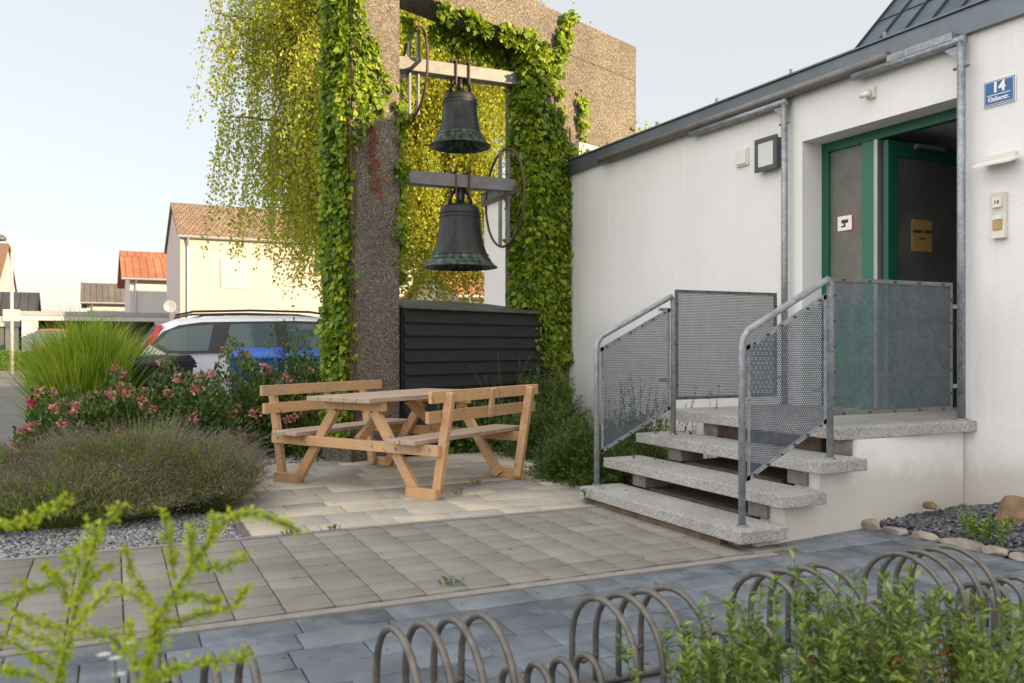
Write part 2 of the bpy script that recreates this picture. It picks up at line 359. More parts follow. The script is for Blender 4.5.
M['side_glass'] = mk_glass('structured_grey_glass', (0.115, 0.115, 0.095), 0.25, 0.9)
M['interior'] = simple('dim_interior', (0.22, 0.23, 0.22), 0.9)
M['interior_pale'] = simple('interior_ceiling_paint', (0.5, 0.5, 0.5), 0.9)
M['white_plastic'] = simple('white_plastic', (0.72, 0.71, 0.66), 0.4, 0, 0.03, 5, 0)
M['cream_plastic'] = simple('cream_plastic', (0.66, 0.62, 0.53), 0.45, 0, 0.04, 5, 0)
M['grey_plastic'] = simple('grey_plastic', (0.075, 0.078, 0.082), 0.45, 0, 0.08, 5, 0)
M['opal'] = simple('opal_glass', (0.62, 0.63, 0.62), 0.25, 0, 0.03, 5, 0)
M['sign_blue'] = simple('blue_enamel', (0.010, 0.105, 0.28), 0.2, 0, 0.05, 5, 0)
M['sign_white'] = simple('white_enamel', (0.8, 0.8, 0.78), 0.25, 0, 0.02, 5, 0)
M['brass'] = simple('brass_plate', (0.42, 0.29, 0.10), 0.45, 0.3, 0.1, 9, 0)
M['ink'] = simple('dark_ink', (0.03, 0.02, 0.02), 0.5, 0, 0, 5, 0)
M['red_ink'] = simple('red_print', (0.5, 0.05, 0.04), 0.5, 0, 0, 5, 0)
M['black_slat'] = simple('black_stained_boards', (0.010, 0.0095, 0.010), 0.7, 0, 0.35, 6, 0.15, 25)
M['shed_cap'] = simple('verdigris_sheet_cap', (0.075, 0.085, 0.075), 0.6, 0.2, 0.35, 4, 0.1)
M['bell_steel'] = simple('grey_painted_steel', (0.19, 0.19, 0.185), 0.55, 0.2, 0.22, 7, 0.1, 40)
M['rust_steel'] = simple('rust_brown_steel', (0.10, 0.06, 0.04), 0.6, 0.3, 0.3, 9, 0.15)
M['soil'] = simple('dark_bed_soil', (0.06, 0.045, 0.035), 0.95, 0, 0.4, 9, 0.6, 30)
M['ground'] = simple('pale_dry_ground', (0.26, 0.22, 0.17), 0.95, 0, 0.25, 0.8, 0.3, 20)
M['asphalt'] = simple('worn_asphalt', (0.12, 0.115, 0.11), 0.9, 0, 0.2, 1.0, 0.3, 80)
M['joint'] = simple('joint_sand', (0.15, 0.13, 0.105), 0.95, 0, 0.3, 20, 0.3)
M['kerb'] = simple('pale_edging_concrete', (0.25, 0.235, 0.205), 0.85, 0, 0.15, 12, 0.3, 120)
M['stone_block'] = simple('rough_support_block', (0.20, 0.175, 0.15), 0.9, 0, 0.3, 14, 0.6, 40)
M['found'] = simple('crumbling_dark_footing', (0.12, 0.085, 0.06), 0.95, 0, 0.4, 12, 0.8, 25)
M['bark_birch'] = simple('pale_birch_bark', (0.45, 0.41, 0.34), 0.85, 0, 0.45, 5, 0.3, 20)
M['twig'] = simple('brown_twig', (0.12, 0.08, 0.045), 0.85, 0, 0.25, 8, 0.2)
M['stem_green'] = simple('green_stem', (0.10, 0.14, 0.04), 0.7, 0, 0.2, 8, 0)
M['house_cream'] = simple('cream_render', (0.42, 0.37, 0.34), 0.9, 0, 0.05, 0.5, 0.1, 30)
M['house_white'] = simple('white_render', (0.48, 0.465, 0.45), 0.9, 0, 0.05, 0.5, 0.1, 30)
M['house_grey'] = simple('pale_grey_render', (0.46, 0.47, 0.47), 0.9, 0, 0.05, 0.5, 0.1, 30)
M['fascia_grey'] = simple('grey_fascia', (0.24, 0.26, 0.28), 0.6, 0, 0.06, 1, 0)
M['brown_wood'] = simple('brown_roof_timber', (0.17, 0.09, 0.05), 0.75, 0, 0.2, 3, 0.1)
M['tile_brown'] = mk_tiles('brown_roof_tiles', (0.20, 0.13, 0.085), (0.28, 0.19, 0.125))
M['tile_red'] = mk_tiles('red_roof_tiles', (0.30, 0.105, 0.05), (0.40, 0.16, 0.08), 6.0, 0.45)
M['tile_dark'] = mk_tiles('dark_roof_tiles', (0.11, 0.09, 0.08), (0.15, 0.125, 0.11), 6.0, 0.45)
M['shutter'] = simple('beige_shutter', (0.52, 0.47, 0.38), 0.7, 0, 0.04, 3, 0)
M['win_dark'] = mk_glass('house_window_glass', (0.05, 0.06, 0.07), 0.08)
M['garage_dark'] = simple('dark_garage_door', (0.07, 0.07, 0.075), 0.6, 0, 0.15, 2, 0)
M['car_white'] = simple('white_car_paint', (0.72, 0.74, 0.77), 0.22, 0, 0.02, 2, 0)
M['car_red'] = simple('orange_red_car_paint', (0.50, 0.055, 0.02), 0.25, 0, 0.04, 2, 0)
M['car_glass'] = mk_glass('car_window_glass', (0.085, 0.12, 0.12), 0.05, 0, 0.45)
M['trim_black'] = simple('black_trim', (0.02, 0.02, 0.022), 0.45, 0, 0.1, 5, 0)
M['tyre'] = simple('tyre_rubber', (0.02, 0.02, 0.02), 0.85, 0, 0.1, 5, 0)
M['tail_red'] = simple('red_tail_lens', (0.55, 0.02, 0.03), 0.15, 0, 0.05, 5, 0)
M['bin_black'] = simple('black_bin_plastic', (0.018, 0.018, 0.02), 0.5, 0, 0.15, 5, 0.05)
M['bin_blue'] = simple('blue_bin_plastic', (0.012, 0.11, 0.48), 0.42, 0, 0.12, 5, 0.05)
M['lamp_pole'] = simple('grey_lamp_pole', (0.42, 0.40, 0.37), 0.6, 0.2, 0.1, 3, 0)
M['rock_pale'] = simple('pale_limestone', (0.30, 0.265, 0.215), 0.9, 0, 0.35, 9, 0.7, 25)
M['rock_orange'] = simple('ochre_boulder', (0.20, 0.13, 0.075), 0.9, 0, 0.4, 7, 0.8, 18)
M['rack'] = simple('dull_galvanised_hoop', (0.15, 0.138, 0.12), 0.5, 0.4, 0.3, 20, 0.2)
M['ivy'] = leafmat('green_creeper_leaves', [(0.03, 0.075, 0.004), (0.12, 0.21, 0.008), (0.26, 0.36, 0.014), (0.45, 0.50, 0.03)], 0.42, 4)
M['ivy_red'] = leafmat('red_creeper_leaves', [(0.12, 0.02, 0.01), (0.25, 0.05, 0.015), (0.3, 0.14, 0.03)], 0.3, 5, tint=(0.5, 0.1, 0.02))
M['birch'] = leafmat('birch_leaves', [(0.15, 0.21, 0.02), (0.31, 0.38, 0.03), (0.50, 0.52, 0.045), (0.68, 0.62, 0.07)], 0.55, 0.9)
M['reed'] = leafmat('tall_grass_blades', [(0.08, 0.18, 0.015), (0.20, 0.34, 0.025), (0.38, 0.48, 0.05), (0.58, 0.55, 0.13)], 0.4, 2)
M['rose_leaf'] = leafmat('rose_leaves', [(0.02, 0.055, 0.010), (0.05, 0.11, 0.018), (0.10, 0.17, 0.025), (0.20, 0.20, 0.04)], 0.25, 3)
M['shrub'] = leafmat('dark_shrub_leaves', [(0.02, 0.055, 0.010), (0.055, 0.12, 0.014), (0.12, 0.19, 0.022), (0.22, 0.26, 0.035)], 0.3, 3)
M['bright_leaf'] = leafmat('bright_low_leaves', [(0.05, 0.13, 0.012), (0.10, 0.24, 0.02), (0.17, 0.32, 0.03)], 0.35, 6)
M['yew'] = leafmat('conifer_needles', [(0.02, 0.05, 0.008), (0.05, 0.10, 0.012), (0.10, 0.16, 0.018), (0.17, 0.21, 0.03)], 0.15, 3)
M['lav_stem'] = leafmat('lavender_stems', [(0.08, 0.10, 0.035), (0.17, 0.21, 0.06), (0.28, 0.34, 0.08), (0.24, 0.20, 0.13)], 0.22, 1.6)
M['lav_tip'] = leafmat('faded_lavender_spikes', [(0.10, 0.065, 0.075), (0.16, 0.11, 0.12), (0.22, 0.16, 0.15)], 0.1, 3, tint=(0.2, 0.12, 0.16))
M['petal_pink'] = leafmat('faded_pink_petals', [(0.45, 0.08, 0.14), (0.58, 0.18, 0.20), (0.58, 0.30, 0.22), (0.52, 0.34, 0.18)], 0.25, 4, tint=(0.6, 0.2, 0.2))
M['petal_magenta'] = leafmat('magenta_petals', [(0.50, 0.02, 0.16), (0.65, 0.05, 0.26)], 0.25, 4, tint=(0.7, 0.05, 0.3))
M['golden'] = leafmat('goldenrod_buds', [(0.26, 0.36, 0.015), (0.42, 0.52, 0.02), (0.58, 0.64, 0.04)], 0.4, 6)
M['sage'] = leafmat('grey_green_leaves', [(0.06, 0.10, 0.02), (0.15, 0.23, 0.04), (0.27, 0.35, 0.06), (0.44, 0.47, 0.12)], 0.25, 3)
M['white_petal'] = leafmat('white_petals', [(0.7, 0.7, 0.66), (0.8, 0.8, 0.76)], 0.2, 4, tint=(0.8, 0.8, 0.75))
M['paver_grey'] = paver_mat('grey_concrete_pavers', [(0, (0.215, 0.202, 0.18)), (0.5, (0.24, 0.226, 0.20)), (0.85, (0.255, 0.24, 0.213)), (1, (0.28, 0.264, 0.234))], None, 0.9, (0.75, 1.2))
M['paver_blue'] = paver_mat('blue_grey_pavers', [(0, (0.07, 0.085, 0.108)), (0.5, (0.105, 0.125, 0.152)), (1, (0.15, 0.17, 0.197))], (0.26, 0.285, 0.32), 0.55, (0.88, 1.10), 160, 4.5, 0.42, 0.5)
M['slab_cream'] = paver_mat('cream_grey_slabs', [(0, (0.27, 0.25, 0.225)), (0.25, (0.38, 0.35, 0.305)), (0.6, (0.50, 0.445, 0.35)), (1, (0.58, 0.50, 0.37))], (0.36, 0.345, 0.325), 0.8, (0.88, 1.1), 120, 2.2, 0.6)
M['pebble_grey'] = paver_mat('grey_pebbles', [(0, (0.10, 0.10, 0.11)), (0.5, (0.2, 0.2, 0.21)), (1, (0.42, 0.41, 0.40))], None, 0.8)
M['pebble_dark'] = paver_mat('dark_slate_chips', [(0, (0.05, 0.055, 0.065)), (0.6, (0.10, 0.105, 0.12)), (1, (0.2, 0.2, 0.21))], None, 0.7)

# ------------------------------------------------------------------ ground
def struct(name, mb, mat, **kw): return tag(mb.build(name, mat, **kw), kind='structure')
def sheet(name, x0, x1, y0, y1, z, mat):
    mb = MB(); mb.v = [(x0, y0, z), (x1, y0, z), (x1, y1, z), (x0, y1, z)]; mb.f = [[0, 1, 2, 3]]
    return struct(name, mb, mat)
sheet('ground', -600, 600, -600, 900, -0.04, M['ground'])
sheet('road', -60, 40, 11.9, 46.5, -0.028, M['asphalt'])
sheet('side_road', -60, -1.55, -30, 11.9, -0.028, M['asphalt'])
sheet('planting_bed', -1.5, 5.68, 5.6, 11.85, -0.024, M['soil'])
sheet('pavement_base', -8, 5.68, -4, 9.0, -0.017, M['joint'])
def pavers(name, rows, mat, gap=0.005, ch=0.006, zt=0.0, rot=R(-1.2), piv=(1.8, 3.85)):
    V = []; F = []; n = 0
    for (x0, x1, y0, y1) in rows:
        dz = rng.normal(0, 0.0012); g = gap/2
        for (i, z) in ((0.0, -0.016), (0.0, zt - ch*0.6 + dz), (ch, zt + dz)):
            V += [(x0+g+i, y0+g+i, z), (x1-g-i, y0+g+i, z), (x1-g-i, y1-g-i, z), (x0+g+i, y1-g-i, z)]
        for a in (0, 4):
            F += [(n+a+k, n+a+(k+1) % 4, n+a+4+(k+1) % 4, n+a+4+k) for k in range(4)]
        F.append((n+8, n+9, n+10, n+11)); n += 12
    V = np.array(V, float); c, s = math.cos(rot), math.sin(rot); X = V[:, 0]-piv[0]; Y = V[:, 1]-piv[1]
    V[:, 0] = piv[0] + c*X - s*Y; V[:, 1] = piv[1] + s*X + c*Y
    return tag(link(name, np_mesh(name, V, F), mat), kind='structure')
rows = []                                                   # grey path: columns along Y with shifted cross joints
x = -7.2; ci = 0
while x < 3.9:
    off = random.uniform(0, 0.165)
    y = 3.92 - off
    while y < 5.50:
        a = max(y, 3.92); b = min(y + 0.168, 5.50)
        if b - a > 0.02: rows.append((x, x + 0.222, a, b))
        y += 0.168
    x += 0.222; ci += 1
pavers('grey_path', rows, M['paver_grey'], gap=0.007, ch=0.004)
rows = []                                                   # blue-grey path: courses along X
y = 3.80; k = 0
while y > -2.5:
    h = 0.195; x = -7.5 - random.random()*0.3
    while x < 4.62:
        l = random.choice((0.2, 0.3, 0.3, 0.4, 0.4)); rows.append((x, min(x+l, 4.66), y-h, y)); x += l
    y -= h; k += 1
pavers('blue_path', rows, M['paver_blue'], gap=0.006)
rows = []
y = 4.15
while y > 3.83:
    x = 3.75
    while x < 4.66:
        l = random.choice((0.2, 0.3, 0.4)); rows.append((x, min(x+l, 4.68), y-0.17, y)); x += l
    y -= 0.17
pavers('blue_path_end', rows, M['paver_blue'], gap=0.006)
rows = []                                                   # patio slabs
y = 5.585
hs = [0.20, 0.30, 0.30, 0.20, 0.40, 0.30, 0.20, 0.40, 0.30, 0.30, 0.2, 0.2]
for i, h in enumerate(hs):
    if y > 8.85: break
    x = 0.88 - random.random()*0.35
    x = max(x, 0.88)
    first = True
    while x < 4.05:
        l = random.choice((0.3, 0.4, 0.5, 0.6)) * (0.6 if first else 1); first = False
        rows.append((x, min(x+l, 4.1), y, min(y+h, 8.9))); x += l
    y += h
pavers('patio', rows, M['slab_cream'], gap=0.007)
def kerb_line(name, x0, x1, y0, y1, z0, z1, mat, rot=R(-1.2), piv=(1.8, 3.85)):
    o = struct(name, MB().box(x0-piv[0], x1-piv[0], y0-piv[1], y1-piv[1], z0, z1), mat, bevel=0.003)
    o.location = (piv[0], piv[1], 0); o.rotation_euler = (0, 0, rot); return o
kerb_line('path_edging', -7.2, 3.55, 3.825, 3.885, -0.05, 0.001, M['kerb'])
kerb_line('patio_edging', -7.2, 3.6, 5.52, 5.565, -0.05, 0.003, M['kerb'])

def pebbles(name, P, sz, mat, label, cat):
    n = len(P); ph = (1+5**.5)/2
    ico = np.array([(-1, ph, 0), (1, ph, 0), (-1, -ph, 0), (1, -ph, 0), (0, -1, ph), (0, 1, ph), (0, -1, -ph), (0, 1, -ph), (ph, 0, -1), (ph, 0, 1), (-ph, 0, -1), (-ph, 0, 1)]) / 1.9
    fc = np.array([(0, 11, 5), (0, 5, 1), (0, 1, 7), (0, 7, 10), (0, 10, 11), (1, 5, 9), (5, 11, 4), (11, 10, 2), (10, 7, 6), (7, 1, 8), (3, 9, 4), (3, 4, 2), (3, 2, 6), (3, 6, 8), (3, 8, 9), (4, 9, 5), (2, 4, 11), (6, 2, 10), (8, 6, 7), (9, 8, 1)])
    s = sz * rng.uniform(0.5, 1.15, (n, 1, 3)) * np.array([1, 1, 0.75])
    V = ico[None] * s * (1 + rng.normal(0, 0.1, (n, 12, 1)))
    a = rng.uniform(0, 6.28, n); ca, sa = np.cos(a)[:, None], np.sin(a)[:, None]
    V = np.stack([V[..., 0]*ca - V[..., 1]*sa, V[..., 0]*sa + V[..., 1]*ca, V[..., 2]], -1) + P[:, None, :]
    F = (fc[None] + (np.arange(n)*12)[:, None, None]).reshape(-1, 3)
    o = link(name, np_mesh(name, V.reshape(-1, 3), F), mat); tag(o, label, cat, kind='stuff'); return o
def scatter(n, x0, x1, y0, y1, z): return np.stack([rng.uniform(x0, x1, n), rng.uniform(y0, y1, n), np.full(n, z)], 1)
P = np.concatenate([scatter(7500, -2.6, 0.86, 5.62, 6.5, -0.008), scatter(1500, 0.3, 0.86, 6.4, 8.9, -0.008)])
pebbles('gravel', P, 0.016, M['pebble_grey'], 'light grey gravel strip in front of the lavender', 'gravel')
P = np.concatenate([scatter(4500, 0.9, 4.3, 8.93, 9.9, -0.006)])
pebbles('gravel', P, 0.017, M['pebble_grey'], 'grey gravel strip behind the picnic table', 'gravel')
n = 9000                                                    # heaped dark gravel against the wall
X = rng.uniform(4.72, 5.69, n); Y = rng.uniform(-1.5, 4.2, n)
Z = 0.02 + 0.22*((X-4.7)/1.0)**1.3 * (0.55 + 0.45*np.sin(Y*2.3+0.8)) * np.clip((4.35-Y)/0.5, 0.25, 1) + rng.uniform(-0.01, 0.01, n)
pebbles('dark_gravel', np.stack([X, Y, Z], 1), 0.021, M['pebble_dark'], 'heap of dark slate gravel against the white wall', 'gravel')
mb = MB(); nx, ny = 8, 30                                   # earth under the heap
for i in range(nx+1):
    for j in range(ny+1):
        xx = 4.70 + 0.99*i/nx; yy = -1.6 + 5.85*j/ny
        zz = 0.005 + 0.22*((xx-4.7)/1.0)**1.3 * (0.55 + 0.45*math.sin(yy*2.3+0.8)) * min(1, max(0.25, (4.35-yy)/0.5)) - 0.004
        mb.v.append((xx, yy, zz))
for i in range(nx):
    for j in range(ny):
        a = i*(ny+1)+j; mb.f.append([a, a+1, a+ny+2, a+ny+1])
struct('gravel_bank', mb, M['pebble_dark'], smooth=True)

def rock(name, loc, s, mat, label, cat, group=None, seed=0, rz=0.0):
    import bmesh
    r = np.random.default_rng(seed); bm = bmesh.new(); bmesh.ops.create_icosphere(bm, subdivisions=3, radius=1)
    dirs = r.normal(size=(9, 3)); dirs /= np.linalg.norm(dirs, axis=1)[:, None]; cut = r.uniform(0.55, 0.85, 9)
    for v in bm.verts:
        p = np.array(v.co)
        for d, c in zip(dirs, cut):
            k = p @ d
            if k > c: p = p - d*(k-c)*0.9
        p *= 1 + 0.05*math.sin(p[0]*7+seed)*math.cos(p[1]*6+p[2]*5)
        v.co = (p[0]*s[0], p[1]*s[1], max(p[2], -0.5)*s[2])
    me = bpy.data.meshes.new(name); bm.to_mesh(me); bm.free()
    o = link(name, me, mat, loc=loc, rz=rz); tag(o, label, cat, group); return o
el = [('squarish grey edging stone at the foot of the white step wall', 4.58, 4.06, .10, .10, .10),
      ('small pinkish edging stone second along from the step wall', 4.61, 3.87, .07, .09, .06),
      ('grey flat edging stone third along from the step wall', 4.63, 3.69, .07, .09, .06),
      ('long cream edging stone beside the blue pavers', 4.66, 3.46, .08, .15, .07),
      ('rounded tan edging stone just before the tufted weed', 4.67, 3.24, .07, .09, .055),
      ('brownish edging stone under the tufted weed', 4.68, 3.06, .08, .10, .06),
      ('yellowish edging stone behind the bicycle hoops', 4.69, 2.86, .08, .11, .065),
      ('whitish edging stone at the right end of the visible row', 4.70, 2.62, .09, .13, .07),
      ('pale edging stone cut off by the right border', 4.71, 2.34, .08, .12, .07)]
for i, (lb, x, y, a, b, c) in enumerate(el):
    rock('edging_stone', (x, y, 0.012), (a*0.62, b*1.12, c*0.62), M['rock_pale'], lb, 'stone', 'rough stones edging the gravel heap', seed=i+3, rz=random.uniform(-.3, .3))
rock('boulder', (5.24, 3.50, 0.12), (0.13, 0.16, 0.13), M['rock_orange'], 'large ochre boulder lying on the dark gravel', 'boulder', seed=21)
rock('small_rock', (5.12, 4.02, 0.11), (0.045, 0.06, 0.035), M['rock_orange'], 'small reddish rock half sunk in the dark gravel', 'stone', seed=33)

# ------------------------------------------------------------------ church building
WX = 5.70; WT = 3.46; RY0 = 4.20; RY1 = 5.79; YE = 12.7; YS = -9.0; LZ = 0.66; HZ = 3.01; RX = 5.93
church = thing('church_hall', 'white plastered church hall with grey zinc roof edge and recessed green entrance', 'building', (WX, 5, 0))
def cw(mb): 
    mb.v = [(v[0]-WX, v[1]-5, v[2]) for v in mb.v]; return mb
wl = MB()
wl.box(WX, WX+0.4, RY1, YE, -0.3, WT)                       # wall beyond the recess
wl.box(WX, WX+0.4, YS, RY0, -0.3, WT)                       # wall with the house number
wl.box(WX, WX+0.4, RY0, RY1, HZ, WT)                        # lintel
wl.box(WX, WX+0.4, RY0, RY1, -0.3, LZ-0.07)                 # sill wall
cw(wl).build('wall', M['plaster'], church)
en = cw(MB().box(WX+0.4, 15, YE-0.35, YE, -0.3, WT).box(WX+0.4, 15, YS, YS+0.35, -0.3, WT).box(14.6, 15, YS+0.35, YE-0.35, -0.3, WT)); en.build('side_wall', M['plaster'], church)
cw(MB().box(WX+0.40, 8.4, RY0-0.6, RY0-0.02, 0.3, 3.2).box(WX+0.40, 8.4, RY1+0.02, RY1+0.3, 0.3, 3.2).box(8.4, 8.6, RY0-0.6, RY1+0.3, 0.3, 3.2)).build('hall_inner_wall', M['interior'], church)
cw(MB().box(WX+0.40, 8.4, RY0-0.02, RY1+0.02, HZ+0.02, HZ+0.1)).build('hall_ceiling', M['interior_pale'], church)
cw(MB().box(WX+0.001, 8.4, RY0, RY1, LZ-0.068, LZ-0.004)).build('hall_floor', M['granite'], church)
fs = MB().box(WX-0.035, 15.1, YS-0.03, YE+0.03, WT, WT+0.03)
cw(fs).build('roof_deck', M['zinc'], church)
f2 = MB().box(WX-0.045, WX-0.005, YS-0.03, YE+0.035, WT-0.025, WT+0.155).box(WX-0.065, WX+0.14, YS-0.03, YE+0.04, WT+0.157, WT+0.175)
f2.box(WX-0.006, 15, YE+0.031, YE+0.045, WT-0.025, WT+0.155)
cw(f2).build('roof_fascia', M['zinc'], church, bevel=0.003)
sc = MB()
y = YS + 0.6
while y < YE:
    cw(MB().tube([(WX-0.05, y, WT+0.17), (WX-0.05, y, WT+0.215)], 0.014, 6)).build('roof_edge_bolt', M['galv'], church); y += 1.02
tb = MB().tube([(WX-0.085, 4.80, WT+0.0), (WX-0.085, 9.05, WT-0.005)], 0.042, 14)
cw(tb).build('gutter_pipe', M['tube_dark'], church, smooth=True)
cw(MB().box(WX-0.11, WX-0.05, 4.22, 4.79, WT-0.055, WT+0.0)).build('drip_channel', M['galv'], church)
# pitched zinc roof rising behind the edge
pr = 1.055; x0 = 5.97; x1 = 8.35; z0 = WT+0.03; zr = z0 + (x1-x0)*pr
mb = MB().prism([(x0, 5.84, z0), (x1, 5.84, zr), (2*x1-x0, 5.84, z0)], (0, -14.2, 0)); cw(mb).build('zinc_roof', M['zinc_roof'], church)
sm = MB(); y = 5.82; dn = Vector((-pr, 0, 1)).normalized()*0.012
while y > -6:
    sm.beam(Vector((x0, y, z0))+dn, Vector((x1, y, zr))+dn, 0.012, 0.026, (-pr, 0, 1)); y -= 0.27
for k in range(1, 6):
    xx = x0 + 0.36*k + 0.0; sm.beam((xx, 5.83, z0+(xx-x0)*pr+0.006), (xx, -6, z0+(xx-x0)*pr+0.006), 0.02, 0.012, (-pr, 0, 1))
cw(sm).build('roof_seams', M['seam'], church)
# green door frame
XF = RX
fr = MB()
fr.box(XF, XF+0.07, RY1-0.075, RY1-0.001, LZ, HZ-0.001); fr.box(XF, XF+0.07, RY0+0.001, RY0+0.075, LZ, HZ-0.001)
fr.box(XF, XF+0.07, RY0+0.076, RY1-0.076, HZ-0.085, HZ-0.001)
cw(fr).build('door_frame', M['green'], church, bevel=0.003)
cw(MB().box(XF-0.004, XF+0.066, 5.205, 5.33, LZ, HZ-0.086).box(XF+0.001, XF+0.06, 5.331, RY1-0.076, LZ, LZ+0.9)).build('mullion', M['green_light'], church, bevel=0.003)
cw(MB().box(XF+0.03, XF+0.045, 5.331, RY1-0.076, LZ+0.901, HZ-0.086)).build('sidelight_glass', M['side_glass'], church)
cw(MB().box(XF-0.01, XF+0.08, 5.165, 5.202, LZ, HZ-0.087)).build('door_jamb_profile', M['alu'], church)
lf = MB(); LY = 5.14; a0 = XF+0.03; a1 = a0+0.98; lt = HZ-0.10
lf.box(a0, a0+0.12, LY-0.05, LY, LZ+0.01, lt).box(a1-0.11, a1, LY-0.05, LY, LZ+0.01, lt).box(a0+0.12, a1-0.11, LY-0.05, LY, lt-0.13, lt).box(a0+0.12, a1-0.11, LY-0.05, LY, LZ+0.01, LZ+0.28)
door = cw(lf).build('door', M['green'], church, bevel=0.003)
cw(MB().box(a0+0.12, a1-0.11, LY-0.033, LY-0.018, LZ+0.28, lt-0.13)).build('door_glass', M['dark_glass'], door)
cw(MB().box(a1-0.075, a1-0.05, LY-0.10, LY-0.085, LZ+0.95, LZ+1.25).box(a1-0.07, a1-0.055, LY-0.09, LY-0.05, LZ+0.97, LZ+0.99).box(a1-0.07, a1-0.055, LY-0.09, LY-0.05, LZ+1.21, LZ+1.23)).build('door_handle', M['alu'], door)
cw(MB().box(a0+0.28, a0+0.62, LY-0.115, LY-0.085, lt-0.05, lt-0.02).box(a0+0.3, a0+0.33, LY-0.085, LY-0.05, lt-0.055, lt-0.015)).build('door_closer', M['alu'], door)

# plaque on the door, sticker on the side glass
pq = thing('door_plaque', 'brass coloured plaque with two printed lines on the open door', 'plaque', (a0+0.42, LY-0.036, 2.13))
MB().box(-0.125, 0.125, -0.006, 0, -0.135, 0.135).build('plate', M['brass'], pq, bevel=0.002)
text('lettering', 'FARBEN  OFFEN', 0.034, M['ink'], pq, (0, -0.008, 0.035), (R(90), 0, 0), bold=0.001)
text('lettering', 'Eingang', 0.026, M['ink'], pq, (0, -0.008, -0.02), (R(90), 0, 0))
stk = thing('door_sticker', 'small white sticker with a red rim and black camera symbol on the side glass', 'sticker', (XF+0.028, 5.545, 2.27))
MB().box(-0.003, 0, -0.085, 0.085, -0.07, 0.07).build('rim', M['red_ink'], stk)
MB().box(-0.005, -0.0031, -0.078, 0.078, -0.063, 0.063).build('sheet', M['sign_white'], stk)
MB().box(-0.007, -0.0051, -0.04, 0.035, 0.0, 0.03).box(-0.007, -0.0051, -0.01, 0.01, -0.035, 0.0).box(-0.007, -0.0051, 0.01, 0.04, -0.035, -0.022).build('symbol', M['ink'], stk)

# ------------------------------------------------------------------ fittings on the wall
rt = (R(90), 0, R(-90))                                     # text facing -X
sg = thing('house_number_sign', 'blue enamel house number sign reading 14 Kleiberstr. on the white wall', 'sign', (WX-0.004, 3.925, 2.965))
MB().box(-0.008, 0, -0.118, 0.118, -0.092, 0.092).build('plate', M['sign_white'], sg, bevel=0.002)
MB().box(-0.010, -0.0081, -0.112, 0.112, -0.086, 0.086).build('blue_rim', M['sign_blue'], sg)
MB().box(-0.0115, -0.0101, -0.106, 0.106, -0.080, 0.080).build('white_line', M['sign_white'], sg)
MB().box(-0.013, -0.0116, -0.102, 0.102, -0.076, 0.076).build('blue_field', M['sign_blue'], sg)
text('numeral', '14', 0.098, M['sign_white'], sg, (-0.0145, 0, 0.032), rt, bold=0.004)
text('street_name', 'Kleiberstr.', 0.046, M['sign_white'], sg, (-0.0145, 0, -0.046), rt, bold=0.001, sx=0.8)
MB().box(-0.0145, -0.0131, -0.085, 0.085, -0.019, -0.014).build('underline', M['sign_white'], sg)
lp = thing('wall_lamp', 'square dark framed wall lamp with white pane beside the galvanised post', 'lamp', (WX, 6.17, 2.97))
MB().box(-0.06, 0, -0.125, 0.125, -0.135, 0.135).build('housing', M['grey_plastic'], lp, bevel=0.006)
MB().box(-0.085, -0.061, -0.145, 0.145, -0.155, -0.11).box(-0.085, -0.061, -0.145, 0.145, 0.11, 0.155).box(-0.085, -0.061, -0.145, -0.10, -0.11, 0.11).box(-0.085, -0.061, 0.10, 0.145, -0.11, 0.11).build('frame', M['grey_plastic'], lp, bevel=0.004)
MB().box(-0.078, -0.062, -0.10, 0.10, -0.11, 0.11).build('pane', M['opal'], lp)
bx = thing('wall_box', 'small square white cover plate left of the wall lamp', 'cover', (WX, 6.56, 3.02))
MB().box(-0.025, 0, -0.085, 0.085, -0.085, 0.085).build('back', M['white_plastic'], bx, bevel=0.003)
MB().box(-0.04, -0.026, -0.07, 0.07, -0.07, 0.07).build('cover', M['white_plastic'], bx, bevel=0.005)
cm = thing('motion_sensor', 'small white motion sensor on the wall above the entrance', 'sensor', (WX, 5.02, 3.24))
MB().box(-0.03, 0, -0.04, 0.04, -0.045, 0.045).build('base', M['cream_plastic'], cm, bevel=0.006)
MB().tube([(-0.03, 0, 0), (-0.065, 0.01, -0.015), (-0.075, 0.06, -0.02)], [0.028, 0.026, 0.018], 14).build('head', M['white_plastic'], cm, smooth=True)
sh = thing('downlight', 'cream wedge shaped wall light below the house number', 'lamp', (WX, 3.91, 2.475))
MB().box(-0.03, 0, -0.11, 0.11, 0.0, 0.055).build('back_plate', M['cream_plastic'], sh, bevel=0.004)
MB().prism([(-0.031, -0.15, -0.005), (-0.031, 0.13, -0.005), (-0.14, 0.13, -0.04), (-0.14, -0.15, -0.04)], (0, 0, 0.02)).build('shade', M['white_plastic'], sh, bevel=0.003)
ic = thing('door_intercom', 'tall cream door intercom with bell buttons right of the entrance', 'intercom', (WX, 3.92, 2.10))
MB().prism([(0, -0.05, -0.16), (-0.045, -0.05, -0.16), (-0.028, -0.05, 0), (-0.045, -0.05, 0.16), (0, -0.05, 0.16)], (0, 0.10, 0)).build('housing', M['cream_plastic'], ic, bevel=0.004)
MB().box(-0.050, -0.037, -0.032, 0.032, 0.055, 0.125).build('number_window', M['white_plastic'], ic)
text('number', '14', 0.04, M['ink'], ic, (-0.0525, 0, 0.09), rt)
MB().box(-0.048, -0.030, -0.032, 0.032, -0.10, -0.035).build('bell_button', M['brass'], ic, bevel=0.003)
MB().box(-0.048, -0.03, -0.032, 0.032, -0.03, 0.0).build('name_plate', M['white_plastic'], ic, bevel=0.002)

